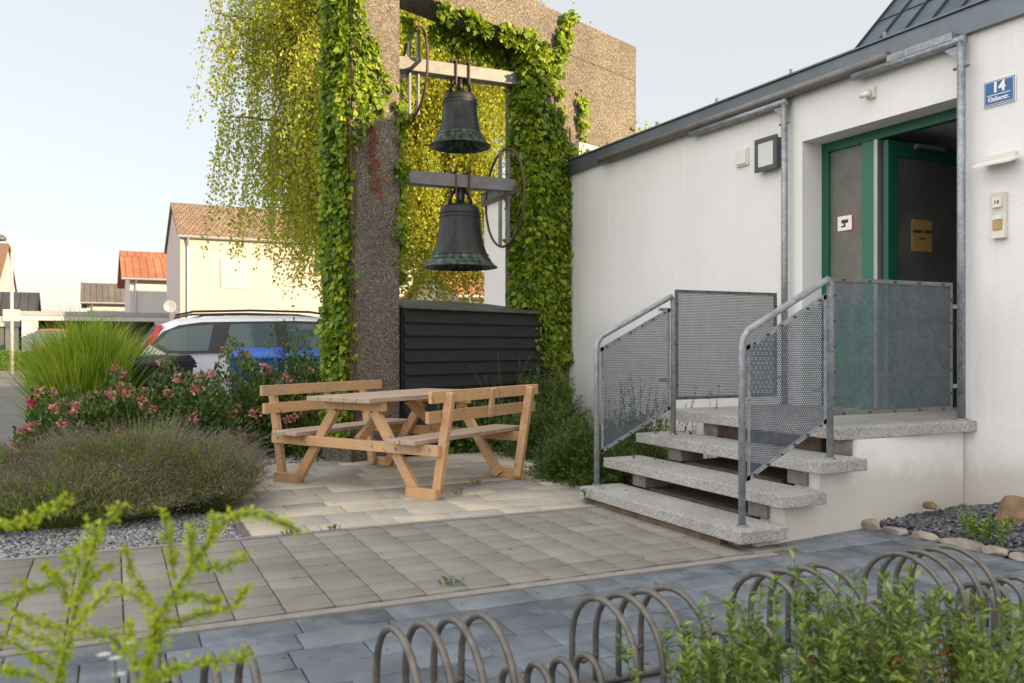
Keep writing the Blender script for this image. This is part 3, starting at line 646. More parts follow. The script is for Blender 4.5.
# ------------------------------------------------------------------ steps
st = thing('entrance_steps', 'granite entrance steps with open risers leading to the green door', 'steps', (4.5, 4.9, 0))
def cs(mb): mb.v = [(v[0]-4.5, v[1]-4.9, v[2]) for v in mb.v]; return mb
treads = [(3.37, 3.73, 3.90, 5.72, 0.12), (3.69, 4.05, 3.91, 5.90, 0.30), (4.02, 4.42, 3.93, 5.93, 0.48)]
for (xa, xb, ya, yb, z) in treads:
    cs(MB().box(xa, xb, ya, yb, z-0.075, z)).build('tread', M['granite'], st, bevel=0.006)
cs(MB().box(4.36, WX-0.003, 4.10, 6.02, LZ-0.078, LZ)).build('landing_slab', M['granite'], st, bevel=0.006)
for (xa, z) in ((3.74, 0.225-0.0), (4.07, 0.405), (4.42, 0.582)):
    zb = z - 0.105
    for ya in (4.12, 5.42):
        cs(MB().box(xa+0.02, xa+0.24, ya, ya+0.17, zb-0.0, z)).build('support_block', M['stone_block'], st, bevel=0.006)
cs(MB().box(3.46, 3.68, 4.02, 4.2, -0.02, 0.045)).build('support_block', M['stone_block'], st, bevel=0.006)
# footing under the first tread, stepped base and plastered flank
cs(MB().box(3.395, 4.6, 4.12, 5.62, -0.05, 0.04).box(3.80, 4.6, 4.30, 5.5, 0.038, 0.12).box(4.14, 5.69, 4.40, 5.5, 0.12, 0.30).box(4.5, 5.69, 4.4, 5.5, 0.3, 0.575)).build('footing', M['found'], st, bevel=0.01)
fl = MB().prism([(3.56, 3.98, -0.05), (5.69, 4.20, -0.05), (5.69, 4.20, 0.58), (4.50, 4.078, 0.58), (4.50, 4.078, 0.40), (4.12, 4.038, 0.40), (4.12, 4.038, 0.222), (3.80, 4.005, 0.222), (3.80, 4.005, 0.04), (3.56, 3.98, 0.04)], (-0.02, 0.19, 0))
cs(fl).build('flank_wall', M['plaster'], st)

def bolt(par, p, r=0.008, d=(0, -1, 0)):
    MB().tube([(0, 0, 0), Vector(d)*0.012], r, 6).build('bolt', M['seam'], par, loc=p)
# handrails (local x along the climb, y across)
def handrail(label, y, xl, xu, zl, zu, zt_l, zt_u, group):
    o = thing('handrail', label, 'handrail', (xl, y, zl), 0, group)
    L = xu - xl; H0 = zt_l - zl; H1 = zt_u - zl; s = (H1-H0)/L
    path = [(0, 0, 0), (0, 0, H0-0.06), (0.012, 0, H0-0.02), (0.045, 0, H0 + s*0.045), (L-0.06, 0, H1 - s*0.06+0.0), (L-0.02, 0, H1-0.01), (L-0.004, 0, H1-0.035), (L, 0, H1-0.08), (L, 0, zu-zl)]
    MB().tube(path, 0.0215, 14).build('rail_tube', M['galv'], o, smooth=True)
    MB().tube([(0, 0, 0.001), (0, 0, 0.012)], 0.034, 16).tube([(L, 0, zu-zl+0.001), (L, 0, zu-zl+0.012)], 0.034, 16).build('foot_plate', M['galv'], o)
    a, b = 0.035, L-0.035
    zt = lambda x: H0 + s*x - 0.085; zb = lambda x: H0 + s*x - 0.90
    MB().prism([(a, 0, zb(a)), (b, 0, zb(b)), (b, 0, zt(b)), (a, 0, zt(a))], (0, 0.0015, 0)).build('perforated_panel', M['mesh'], o)
    e = MB()
    for f, g in ((zt, -1), (zb, 1)):
        e.prism([(a, -0.006, f(a)), (b, -0.006, f(b)), (b, -0.006, f(b)+0.03*g), (a, -0.006, f(a)+0.03*g)], (0, 0.005, 0))
        e.prism([(a, 0.0025, f(a)), (b, 0.0025, f(b)), (b, 0.0025, f(b)+0.03*g), (a, 0.0025, f(a)+0.03*g)], (0, 0.005, 0))
    for xx in (a+0.012, b-0.012): e.beam((xx, -0.004, zb(xx)), (xx, -0.004, zt(xx)), 0.024, 0.004, (0, 1, 0))
    e.build('panel_edge', M['galv'], o)
    bt = o
    for k in range(6):
        t = (k+0.5)/6; xx = a+(b-a)*t; bolt(bt, (xx, -0.0065, zt(xx)-0.015)); bolt(bt, (xx, -0.0065, zb(xx)+0.015))
    return o
handrail('sloping galvanised handrail with perforated panel on the near side of the steps', 4.03, 3.49, 4.20, 0.12, 0.48, 1.265, 1.625, 'handrails of the entrance steps')
handrail('sloping galvanised handrail with perforated panel on the far side beside the shrubs', 5.69, 3.50, 4.22, 0.12, 0.48, 1.245, 1.60, 'handrails of the entrance steps')
def guard(label, y, xa, xb, zb, zt):
    o = thing('guard_panel', label, 'railing panel', (xa, y, zb), 0, 'railing panels of the landing')
    L = xb-xa; H = zt-zb
    MB().box(0.004, L-0.004, 0, 0.0015, 0.004, H-0.004).build('perforated_panel', M['mesh'], o)
    e = MB()
    for yy in (-0.008, 0.0025):
        e.box(0, L, yy, yy+0.006, H-0.026, H).box(0, L, yy, yy+0.006, 0, 0.026).box(0, 0.026, yy, yy+0.006, 0.0262, H-0.0262).box(L-0.026, L, yy, yy+0.006, 0.0262, H-0.0262)
    e.build('panel_edge', M['tube_dark'], o)
    for zz in (0.17, H-0.17):
        MB().box(-0.16, -0.001, -0.014, 0.014, zz-0.014, zz+0.014).build('clamp', M['galv'], o); MB().box(L+0.001, L+0.05, -0.014, 0.014, zz-0.014, zz+0.014).build('clamp', M['galv'], o)
    bt = o
    for k in range(5):
        for zz in (0.013, H-0.013): bolt(bt, (0.1+(L-0.2)*k/4, -0.0085, zz))
        for xx in (0.013, L-0.013): bolt(bt, (xx, -0.0085, 0.12+(H-0.24)*k/4))
    return o
guard('upright perforated guard panel on the landing in front of the green door', 4.19, 4.38, 5.55, 0.735, 1.645)
guard('upright perforated guard panel on the far side of the landing by the white wall', 5.92, 4.41, 5.52, 0.74, 1.665)
def post(label, y, z0_, arm):
    o = thing('galvanised_post', label, 'post', (5.625, y, z0_), 0, 'galvanised posts with arms by the entrance')
    H = 3.415 - z0_
    MB().tube([(0, 0, 0), (0, 0, H)], 0.029, 16).build('upright', M['galv'], o, smooth=True)
    MB().tube([(0, -0.03, H-0.025), (0, arm, H-0.02)], 0.033, 16).build('arm', M['galv'], o, smooth=True)
    MB().prism([(-0.004, 0.03, H-0.06), (-0.004, 0.14, H-0.06), (-0.004, 0.03, H-0.16)], (0.008, 0, 0)).build('gusset', M['galv'], o)
    b = MB()
    for zz in (H-0.22,): b.tube([(0, -0.06, zz), (0, 0.06, zz)], 0.011, 8)
    b.build('bolt', M['tube_dark'], o)
    MB().tube([(0, 0, 0.001), (0, 0, 0.014)], 0.05, 16).build('foot_plate', M['galv'], o)
post('galvanised post at the right jamb of the entrance with arm under the roof edge', 4.17, LZ, 0.98)
post('galvanised post left of the entrance beside the wall lamp', 5.93, LZ, 1.36)

# ------------------------------------------------------------------ bell tower (frame of exposed aggregate concrete)
TO = LD(0.845, 11.6); TR = ang(42.0)
tw = thing('bell_tower', 'exposed aggregate concrete bell frame with open middle', 'bell tower', TO, TR)
TT = 0.48
MB().box(-3.73, -3.07, 0, TT, -0.3, 5.06).build('pillar', M['concrete'], tw, bevel=0.008)
MB().box(-0.865, 1.46, 0, TT, -0.3, 5.06).build('pillar', M['concrete'], tw, bevel=0.008)
MB().box(-3.73, 1.46, 0, TT, 5.063, 5.57).build('lintel', M['concrete'], tw, bevel=0.008)
MB().box(1.30, 1.40, -0.03, -0.001, 4.33, 4.36).build('anchor', M['rust_steel'], tw)
MB().box(0.0, 1.46, -0.07, -0.002, 3.2, 3.79).box(-0.02, 1.48, -0.09, -0.002, 3.793, 3.91).build('pale_base_band', M['house_white'], tw, bevel=0.004)

# steel bracket carrying the left beam ends on the back of the left pillar
def bell(label, zbeam, zmouth, rad, hb, wheel_at, wr, wz):
    c = LD(-0.647, 10.77)
    o = thing('church_bell', label, 'bell', (c.x, c.y, zmouth), R(-2.0), 'bells hanging in the concrete frame')
    L0 = -1.30; L1 = 0.84; zc = zbeam - zmouth
    MB().box(L0, L1, -0.085, 0.085, zc-0.09, zc+0.07).build('yoke_beam', M['bell_steel'], o, bevel=0.008)
    prof = [(0.0, hb+0.02), (0.30, hb+0.012), (0.46, hb-0.01), (0.52, hb-0.05), (0.55, hb*0.82), (0.57, hb*0.62), (0.62, hb*0.42), (0.70, hb*0.26), (0.81, hb*0.13), (0.93, hb*0.045), (1.0, 0.015), (1.0, 0.0), (0.96, -0.004)]
    inner = [(0.93, 0.006), (0.85, hb*0.06), (0.72, hb*0.16), (0.60, hb*0.32), (0.54, hb*0.5), (0.50, hb*0.8), (0.40, hb-0.07), (0.0, hb-0.05)]
    bd = MB().lathe([(r*rad, z) for r, z in prof + inner], n=56)
    b = bd.build('bell_body', M['bronze'], o, smooth=True)
    for z, r in ((hb*0.86, 0.553), (hb*0.80, 0.560), (hb*0.13, 0.822), (hb*0.20, 0.765)):
        MB().lathe([(r*rad, z-0.006), (r*rad+0.007, z), (r*rad, z+0.006)], n=56).build('relief_rib', M['bronze'], b, smooth=True)
    cr = MB(); ztop = zc-0.10
    cr.tube([(0, 0, hb), (0, 0, ztop-0.002)], 0.05, 12)
    for k in range(6):
        a = k*math.pi/3+0.2; ca, sa = math.cos(a), math.sin(a)
        cr.tube([(0.13*rad/0.4*ca, 0.13*rad/0.4*sa, hb+0.005), (0.15*ca, 0.15*sa, hb+0.06), (0.12*ca, 0.12*sa, ztop-0.06), (0.06*ca, 0.06*sa, ztop-0.01)], 0.019, 8)
    cr.build('crown', M['bronze'], o, smooth=True)
    sp = MB()
    for xx in (-0.085, 0.085):
        for yy in (-0.10, 0.10):
            sp.tube([(xx, yy, hb+0.03), (xx, yy, zc+0.16)], 0.012, 8); sp.tube([(xx, yy, zc+0.095), (xx, yy, zc+0.125)], 0.026, 6); sp.tube([(xx, yy, zc+0.125), (xx, yy, zc+0.18)], [0.018, 0.006], 6)
        sp.box(xx-0.03, xx+0.03, -0.12, 0.12, zc+0.0905, zc+0.10)
    sp.build('yoke_strap', M['rust_steel'], o)
    MB().tube([(0, 0, hb-0.08), (0, 0, 0.09)], 0.018, 8).lathe([(0.0, 0.13), (0.04, 0.11), (0.055, 0.06), (0.035, 0.02), (0.0, 0.01)], n=16).build('clapper', M['rust_steel'], o)
    wh = thing('wheel', None, None); wh.parent = o; wh.location = (wheel_at, 0, wz - zmouth)
    rim = MB(); n = 64; pts = []
    for k in range(n+1):
        a = 2*math.pi*k/n; pts.append((0, wr*math.cos(a), wr*math.sin(a)))
    rim.tube(pts, 0.017, 8, cap=False)
    rim.build('rim', M['rust_steel'], wh, smooth=True)
    for xx in (-0.055, 0.055): MB().box(xx-0.012, xx+0.012, -0.035, 0.035, -wr+0.01, wr-0.01).build('spoke', M['bell_steel'], wh)
    MB().box(-0.075, -0.068, -wr+0.01, wr-0.01, -0.03, 0.03).build('cross_bar', M['rust_steel'], wh)
    return o
bell('upper and smaller dark bronze bell with green patina rim', 4.60, 3.665, 0.385, 0.66, -0.60, 0.53, 4.52)
bell('lower and larger dark bronze bell with pale lip above the black shed', 3.24, 2.16, 0.465, 0.78, 0.60, 0.615, 3.07)

# ------------------------------------------------------------------ black slatted shed inside the frame
sd_ = thing('bin_shelter', 'low black slatted shelter with verdigris cap between the concrete pillars', 'shelter', TO, TR)
x0, x1 = -3.065, -0.79; yb = 0.02
for k in range(11):
    z0_ = 0.02 + k*0.1425
    MB().prism([(x0, yb-0.115, z0_), (x0, yb-0.085, z0_+0.148), (x0, yb-0.065, z0_+0.148), (x0, yb-0.095, z0_)], (x1-x0, 0, 0)).build('slat', M['black_slat'], sd_)
MB().box(x0, x1, yb-0.065, yb-0.03, 0.0, 1.585).box(x1+0.001, x1+0.03, yb-0.12, yb+0.0, 0.0, 1.585).box(x0+0.01, -0.875, 0.6, 0.63, 0, 1.7).build('carcass', M['black_slat'], sd_)
cp = MB().hexa([(x0, yb-0.14, 1.588), (x1+0.04, yb-0.14, 1.588), (x1+0.04, -0.003, 1.60), (x0, -0.003, 1.60), (x0, yb-0.14, 1.61), (x1+0.04, yb-0.14, 1.61), (x1+0.04, -0.003, 1.64), (x0, -0.003, 1.64)])
cp.hexa([(x0+0.006, -0.001, 1.60), (-0.87, -0.001, 1.60), (-0.87, 0.9, 1.70), (x0+0.006, 0.9, 1.70), (x0+0.006, -0.001, 1.642), (-0.87, -0.001, 1.642), (-0.87, 0.9, 1.76), (x0+0.006, 0.9, 1.76)])
cp.build('cap', M['shed_cap'], sd_, bevel=0.006)

# ------------------------------------------------------------------ climbing plants on the tower (local frame of the tower)
def surf_leaves(P, Nrm, size, spread=0.08):
    n = len(P); P = P + Nrm * (np.abs(rng.normal(0.03, spread, (n, 1))) + 0.01)
    N = nrmz(Nrm + rng.normal(0, 0.45, (n, 3)))
    A = nrmz(np.array([0, 0, -1.0]) + rng.normal(0, 0.55, (n, 3)) + Nrm*0.35)
    return P, A, N, size * (0.45 + 0.95*rng.random(n)**1.3)
def bump_noise(x, z, s=1.0, seed=0.0):
    return (np.sin(x*7.1*s+seed)*np.cos(z*5.3*s+1.7*seed) + np.sin(x*13.7*s+z*9.1*s+seed*2.1)*0.6 + np.sin(z*17.3*s-x*11*s+seed)*0.45) / 2.05
FRONT = np.array([0, -1.0, 0]); LEFT = np.array([-1.0, 0, 0]); RIGHTN = np.array([1.0, 0, 0]); DOWN = np.array([0, 0, -1.0])
def collect(parts):
    return [np.concatenate([p[i] for p in parts]) for i in range(4)]
parts = []
def patch(n, xr, yr, zr, nrm, keep, size=0.075, spread=0.05, red=False):
    X = rng.uniform(*xr, n) if xr[0] != xr[1] else np.full(n, xr[0]); Y = rng.uniform(*yr, n) if yr[0] != yr[1] else np.full(n, yr[0]); Z = rng.uniform(*zr, n)
    k = keep(X, Y, Z); P = np.stack([X, Y, Z], 1)[k]
    return surf_leaves(P, np.tile(nrm, (len(P), 1)), size, spread)
# left pillar
parts.append(patch(12500, (-3.73, -3.73), (-0.01, TT-0.10), (0.25, 5.75), LEFT, lambda x, y, z: bump_noise(y, z, 1.2, 1) > -0.75, 0.066, 0.03))
def lf_keep(x, y, z):
    u = (x + 3.73) / 0.66
    wz = np.interp(z, [0, 3.2, 3.35, 3.7, 3.95, 4.2, 4.5, 4.7, 4.9, 5.6], [0.0, 0.0, 0.2, 0.62, 0.82, 0.56, 0.34, 0.2, 0.03, 0.0])
    lo = np.interp(z, [3.2, 3.45, 3.8, 4.1], [0, 0.15, 0.05, 0.0])
    m = (u < wz + 0.10*bump_noise(x, z, 2.2, 2)) & ((u > lo) | (u < 0.05)) & (bump_noise(x, z, 3.1, 5) > np.where(u > 0.3, -0.30, -0.7))
    re = (u > 0.84) & (z > 2.0) & (z < 4.0) & (bump_noise(x, z, 2.0, 3) > 0.1)
    return m | re
parts.append(patch(8000, (-3.73, -3.07), (0, 0), (0.3, 5.65), FRONT, lf_keep, 0.062, 0.022))
parts.append(patch(1500, (-3.07, -3.07), (0, TT*0.45), (1.9, 4.05), RIGHTN, lambda x, y, z: bump_noise(y, z, 2, 7) + 0.3*(z < 3.3) > 0.0, 0.075, 0.04))
P, A, N, S = collect(parts)
vl = thing('climbing_vine', 'green creeper covering the left pillar of the bell frame', 'climbing plant', TO, TR, 'creepers on the bell frame')
leaves('foliage', P, A, N, S, M['ivy'], vl, 0.85, 0.10)
pr_ = patch(420, (-3.55, -3.10), (0, 0), (2.75, 3.6), FRONT, lambda x, y, z: (np.abs((x+3.55) - 0.10 - 0.04*np.sin(z*5)) < 0.07), 0.05, 0.015)
leaves('red_foliage', *pr_, M['ivy_red'], vl, 0.8, 0.1)
mb = MB()
for k in range(6):
    x = -3.725 + 0.008*k; pts = [(x, -0.012, 0.0)]
    for i in range(1, 12): pts.append((x + 0.03*math.sin(i*1.3+k), -0.014, 0.4*i + 0.1*random.random()))
    mb.tube(pts, 0.007, 5)
mb.build('vine_stems', M['twig'], vl)
# right pillar, soffit and lintel
parts = []
def rt_keep(x, y, z):
    right = np.interp(z, [0.4, 1.2, 2.2, 3.2, 3.7, 3.85, 4.1, 4.4, 5.0], [-0.12, -0.08, 0.0, 0.06, 0.12, -0.10, -0.45, -0.60, -0.66])
    left = np.interp(z, [0, 0.9, 1.2, 5.0, 5.3], [-0.55, -0.72, -0.9, -0.9, -0.70])
    body = (x < right + 0.02 + 0.17*bump_noise(x, z, 1.3, 4)) & (x > left) & (z < 5.08)
    spur = (np.abs(x - (-0.52 + 0.36*(z-4.65))) < 0.13 + 0.05*bump_noise(x, z, 3, 1)) & (z > 4.45) & (z < 5.62)
    spur2 = (np.abs(x - 0.10) < 0.085) & (z > 3.6) & (z < 4.62) & (bump_noise(x, z, 2, 6) > -0.35)
    spur3 = (np.abs(x + 0.36) < 0.075) & (z > 3.9) & (z < 4.6) & (bump_noise(x, z, 2, 2) > -0.2)
    bare = (z < 0.95) & (bump_noise(x, z, 2, 2) < 0.1)
    return (body | spur | spur2 | spur3) & ~bare & (bump_noise(x, z, 3, 8) > np.where(z > 3.3, -0.22, -0.55))
parts.append(patch(20000, (-0.9, 0.3), (0, 0), (0.45, 5.6), FRONT, rt_keep, 0.068, 0.034))
parts.append(patch(7500, (-0.865, -0.865), (-0.03, TT-0.15), (1.7, 5.05), LEFT, lambda x, y, z: bump_noise(y, z, 1.5, 6) > -0.8 + 0.5*(y > 0.3), 0.08, 0.035))
parts.append(patch(3600, (-3.0, -0.85), (TT-0.15, TT+0.08), (5.04, 5.06), DOWN, lambda x, y, z: (bump_noise(x, y, 1, 3) > 0.9-1.2*(x+3.0)), 0.08, 0.09))
parts.append(patch(1000, (-3.0, -0.85), (0.0, 0.05), (5.02, 5.10), DOWN, lambda x, y, z: (x > -2.6) & (bump_noise(x, y, 1.6, 3) > -0.5*(x+2.2)), 0.075, 0.04))
parts.append(patch(1100, (-2.6, -0.7), (0, 0), (5.06, 5.35), FRONT, lambda x, y, z: (z - 5.06 < 0.03 + 0.05*(x+2.4)*(bump_noise(x, z, 0.8, 2) > -0.2) ) & (bump_noise(x, z, 1.6, 11) > -0.3), 0.075, 0.03))
P, A, N, S = collect(parts)
vr = thing('climbing_vine', 'thick green creeper covering the right pillar and hanging under the lintel', 'climbing plant', TO, TR, 'creepers on the bell frame')
leaves('foliage', P, A, N, S, M['ivy'], vr, 0.9, 0.10)
pr_ = patch(260, (-0.85, -0.1), (0, 0), (0.9, 2.2), FRONT, lambda x, y, z: bump_noise(x, z, 2.5, 13) > 0.45, 0.07, 0.09)
leaves('red_foliage', *pr_, M['ivy_red'], vr, 0.8, 0.1)
mb = MB()
for k in range(7):
    x = -0.8 + 0.12*k; pts = [(x, -0.015, 0.0)]
    for i in range(1, 11): pts.append((x + 0.05*math.sin(i*1.1+k), -0.018, 0.4*i + 0.1*random.random()))
    mb.tube(pts, 0.010, 5)
mb.build('vine_stems', M['twig'], vr)

# ------------------------------------------------------------------ picnic table with backed benches
tc = LD(-0.99, 7.69); u = 0
pt = thing('picnic_table', 'wooden picnic table with two attached backrest benches on the patio', 'picnic table', (tc.x, tc.y, 0), ang(32.5))
# local x = long axis (away-right), local y: +y is to the LEFT bench side
def pbeam(name, p0, p1, wd, ht, up=(0, 0, 1), mat='wood', bevel=0.004):
    return MB().beam(p0, p1, wd, ht, up).build(name, M[mat], pt, bevel=bevel)
HX = 0.59
for k in range(5):
    yy = -0.28 + k*0.14
    pbeam('table_board', (-0.80, yy, 0.755), (0.80, yy, 0.755), 0.134, 0.038, mat='wood_grey')
for sx in (-1, 1):
    x = sx*HX
    pbeam('top_bearer', (x, -0.33, 0.697), (x, 0.33, 0.697), 0.05, 0.075)
    pbeam('cross_beam', (x+sx*0.05, -0.92, 0.382), (x+sx*0.05, 0.92, 0.382), 0.045, 0.085)
    for sy in (-1, 1):
        pbeam('leg', (x, sy*0.66, 0.03), (x, sy*0.22, 0.658), 0.048, 0.085, (0, 1, 0))
        pbeam('back_post', (x, sy*0.855, 0.03), (x, sy*0.99, 0.835), 0.048, 0.075, (0, 1, 0))
        pbeam('foot', (x-sx*0.05+sx*0.10, sy*0.60, 0.042), (x-sx*0.05+sx*0.10, sy*0.895, 0.042), 0.045, 0.084)
    for sy in (-1, 1):
        for (yy, zz) in ((0.84, 0.39), (0.50, 0.375)):
            MB().tube([(x+sx*0.073, sy*yy, zz), (x+sx*0.082, sy*yy, zz)], 0.012, 10).build('bolt', M['galv'], pt)
    pbeam('brace', (x-sx*0.04, 0.0, 0.40), (sx*0.10, 0.0, 0.715), 0.05, 0.075)
for sy in (-1, 1):
    for k in range(2):
        yy = sy*(0.56 + k*0.155)
        pbeam('seat_board', (-0.78, yy, 0.445), (0.78, yy, 0.445), 0.145, 0.034, mat='wood_grey')
    for (zz, yy) in ((0.80, 0.930), (0.645, 0.900)):
        pbeam('back_board', (-0.77, sy*yy, zz), (0.80, sy*yy, zz), 0.034, 0.092)
    pbeam('back_cleat', (0.05, sy*0.925, 0.60), (0.05, sy*0.958, 0.84), 0.055, 0.025, (0, 1, 0))
# ------------------------------------------------------------------ bicycle rack
rk = thing('bicycle_rack', 'long bicycle rack of bent steel hoops standing on the blue pavers', 'bicycle rack', (0, 2.40, 0))
def hoop(x, H, y0, y1, lean):
    w2 = (y1-y0)/2; c = (y0+y1)/2; pts = [(x, y0, 0.0)]; r = w2
    n = 14; hz = H - r*0.9
    pts.append((x, y0, hz*0.5))
    for k in range(n+1):
        a = math.pi*(1 - k/n); pts.append((x + lean*0.5*(1-math.cos(math.pi*k/n))*0.5, c + r*math.cos(a), hz + r*0.9*math.sin(a)))
    pts.append((x+lean, y1, hz*0.5)); pts.append((x+lean, y1, 0.0))
    MB().tube(pts, 0.0115, 10).build('hoop', M['rack'], rk, smooth=True)
for g in range(5):
    bx0 = 0.10 + 0.70*g
    for k in range(4):
        hoop(bx0 + 0.095*k, 0.37, -0.20, 0.20, 0.0)
    for k in range(4):
        hoop(bx0 + 0.345 + 0.088*k, 0.22, -0.14, 0.02, 0.0)
    for k in (0, 2): MB().tube([(bx0+0.095*k, 0.19, 0.12), (bx0+0.095*(k+0.5), 0.205, 0.095), (bx0+0.095*(k+1), 0.19, 0.12)], 0.008, 8).build('link', M['rack'], rk, smooth=True)
for yy in (-0.20, 0.20): MB().tube([(0.02, yy, 0.014), (3.62, yy, 0.014)], 0.014, 8).build('base_rail', M['rack'], rk, smooth=True)

# ------------------------------------------------------------------ vehicles
def car(name, label, loc, rz, paint, L=4.5, W=1.8, roofz=1.6, belt=1.1, kind='estate', group=None):
    o = thing(name, label, 'car', loc, rz, group)           # local x from rear (0) to front (L); near side is -y
    hw = W/2
    if kind == 'estate':
        prof = [(0.0, 0.55), (0.02, 0.98), (0.10, 1.12), (0.34, 1.52), (0.55, 1.60), (1.2, 1.655), (2.1, 1.665), (2.8, 1.62), (3.05, 1.54), (3.75, 1.13), (4.3, 1.0), (4.46, 0.85), (4.5, 0.55)]
    else:
        prof = [(0.0, 0.55), (0.03, 1.0), (0.08, 1.15), (0.28, 1.78), (0.5, 1.86), (1.5, 1.90), (2.3, 1.86), (2.6, 1.78), (3.1, 1.2), (3.8, 1.05), (3.95, 0.9), (4.0, 0.55)]
    prof = [(x*L/prof[-1][0], z) for x, z in prof]
    tops = max(z for _, z in prof); sc_ = roofz/tops; prof = [(x, z*sc_) for x, z in prof]
    def sy(x, z):                                          # half width at height z
        e = min(1, min(x+0.15, L-x+0.15)/0.75)**0.35
        b = hw*e*(0.93 if z < 0.3 else 1.0)
        if z > belt: b -= 0.19*((z-belt)/(roofz-belt))**1.15
        return b
    V = []; F = []; K = 9
    for (x, zt) in prof:
        zl = 0.26; zs = [zl, zl+0.08, 0.55, min(belt*0.98, zt*0.93), min(belt, zt*0.95), belt + (zt-belt)*0.5 if zt > belt+0.1 else zt*0.97, zt-0.07 if zt > belt+0.1 else zt*0.985, zt-0.02, zt]
        zs = [min(z, zt) for z in zs]
        ys = [sy(x, z) for z in zs[:6]] + [sy(x, zs[6])-0.03, sy(x, zt)-0.14, 0.0]; ys[0] -= 0.08
        ring = [(x, -y, z) for y, z in zip(ys, zs)] + [(x, y, z) for y, z in list(zip(ys, zs))[-2::-1]]
        V += ring
    m = 2*K-1
    for i in range(len(prof)-1):
        for k in range(m-1): F.append([i*m+k, i*m+k+1, (i+1)*m+k+1, (i+1)*m+k])
        F.append([i*m+m-1, i*m, (i+1)*m, (i+1)*m+m-1])
    F.append(list(range(m))); F.append(list(range((len(prof)-1)*m, len(prof)*m))[::-1])
    mb = MB(); mb.v = V; mb.f = F
    body = mb.build('body', paint, o, smooth=True, bevel=0.02)
    def sidepoly(nm, pts, mat, off=0.008, both=True):       # a pane that follows the side surface
        for s in ((-1, 1) if both else (-1,)):
            q = MB(); ctr = (sum(p[0] for p in pts)/len(pts), sum(p[1] for p in pts)/len(pts))
            def P3(x, z, f): return (x, s*(sy(x, z)+f), z)
            import bmesh
            bm = bmesh.new(); bm.faces.new([bm.verts.new((x, 0, z)) for x, z in pts])
            for ax, lo, hi in ((0, min(p[0] for p in pts), max(p[0] for p in pts)), (2, min(p[1] for p in pts), max(p[1] for p in pts))):
                c = lo + 0.09
                while c < hi - 0.02:
                    bmesh.ops.bisect_plane(bm, geom=bm.verts[:]+bm.edges[:]+bm.faces[:], plane_co=(c if ax == 0 else 0, 0, c if ax == 2 else 0), plane_no=(1, 0, 0) if ax == 0 else (0, 0, 1)); c += 0.09
            top = bm.faces[:]; ex = bmesh.ops.extrude_face_region(bm, geom=top)
            nv = set(v for v in ex['geom'] if isinstance(v, bmesh.types.BMVert))
            for v in bm.verts:
                x, y_, z = v.co; v.co = P3(x, z, off+0.012 if v in nv else -0.03)
            bmesh.ops.recalc_face_normals(bm, faces=bm.faces); me = bpy.data.meshes.new(nm); bm.to_mesh(me); bm.free(); link(nm, me, mat, o)
    zr = roofz
    if kind == 'estate':
        sidepoly('window_trim', [(0.22, belt+0.10), (0.36, belt+0.27), (0.56, zr-0.17), (0.85, zr-0.125), (2.05, zr-0.095), (2.72, zr-0.11), (3.02, zr-0.20), (3.55, belt+0.02), (3.45, belt-0.01), (0.40, belt-0.01)], M['trim_black'], 0.006)
        sidepoly('quarter_window', [(0.30, belt+0.12), (0.46, belt+0.29), (0.66, zr-0.19), (1.00, zr-0.155), (0.92, belt+0.02), (0.46, belt+0.02)], M['car_glass'], 0.010)
        sidepoly('rear_window', [(1.12, belt+0.02), (1.22, zr-0.15), (1.78, zr-0.13), (1.84, belt+0.02)], M['car_glass'], 0.010)
        sidepoly('front_window', [(1.98, belt+0.02), (1.95, zr-0.13), (2.66, zr-0.15), (2.96, zr-0.24), (3.36, belt+0.02)], M['car_glass'], 0.010)
        for s in (-1, 1):
            MB().tube([(0.52, s*(hw-0.26), zr-0.035), (0.75, s*(hw-0.25), zr+0.02), (1.5, s*(hw-0.24), zr+0.045), (2.3, s*(hw-0.25), zr+0.035), (2.75, s*(hw-0.28), zr-0.03)], 0.016, 8).build('roof_rail', M['trim_black'], o, smooth=True)
            q = MB(); pts = [(0.030, 0.86), (0.02, 0.98), (0.29, zr-0.17), (0.37, zr-0.16), (0.16, 1.03), (0.10, 0.84)]
            q.prism([(x, s*(sy(x, z)+0.012), z) for x, z in pts], (0, -s*0.06, 0)); q.build('tail_light', M['tail_red'], o, bevel=0.01)
        MB().prism([(0.065, -hw+0.24, belt+0.04), (0.065, hw-0.24, belt+0.04), (0.30, hw-0.32, zr-0.16), (0.30, -hw+0.32, zr-0.16)], (-0.03, 0, 0.012)).build('rear_screen', M['car_glass'], o)
        for xs in (1.06, 1.93):
            for s in (-1, 1): MB().beam((xs, s*(sy(xs, 0.5)+0.0005), 0.42), (xs, s*(sy(xs, 1.0)+0.0005), belt-0.02), 0.003, 0.006, (1, 0, 0)).build('door_gap', M['trim_black'], o)
        for s in (-1, 1):
            for xs in (1.22, 2.1): MB().box(xs, xs+0.2, s*(hw+0.012)-0.012, s*(hw+0.012)+0.012, 0.93, 0.96).build('door_handle', M['car_white'] if paint == M['car_white'] else M['trim_black'], o)
            MB().box(3.0, 3.14, s*(hw+0.09)-0.08, s*(hw+0.09)+0.08, belt-0.02, belt+0.13).build('mirror', paint, o, bevel=0.02)
    else:
        sidepoly('side_window', [(0.35, belt+0.04), (0.45, zr-0.16), (1.6, zr-0.13), (1.6, belt+0.04)], M['car_glass'], 0.01)
        sidepoly('front_window', [(1.7, belt+0.04), (1.7, zr-0.13), (2.35, zr-0.16), (2.75, belt+0.04)], M['car_glass'], 0.01)
        MB().prism([(0.11, -hw+0.17, belt+0.06), (0.11, hw-0.17, belt+0.06), (0.27, hw-0.25, zr-0.14), (0.27, -hw+0.25, zr-0.14)], (-0.05, 0, 0.01)).build('rear_screen', M['car_glass'], o)
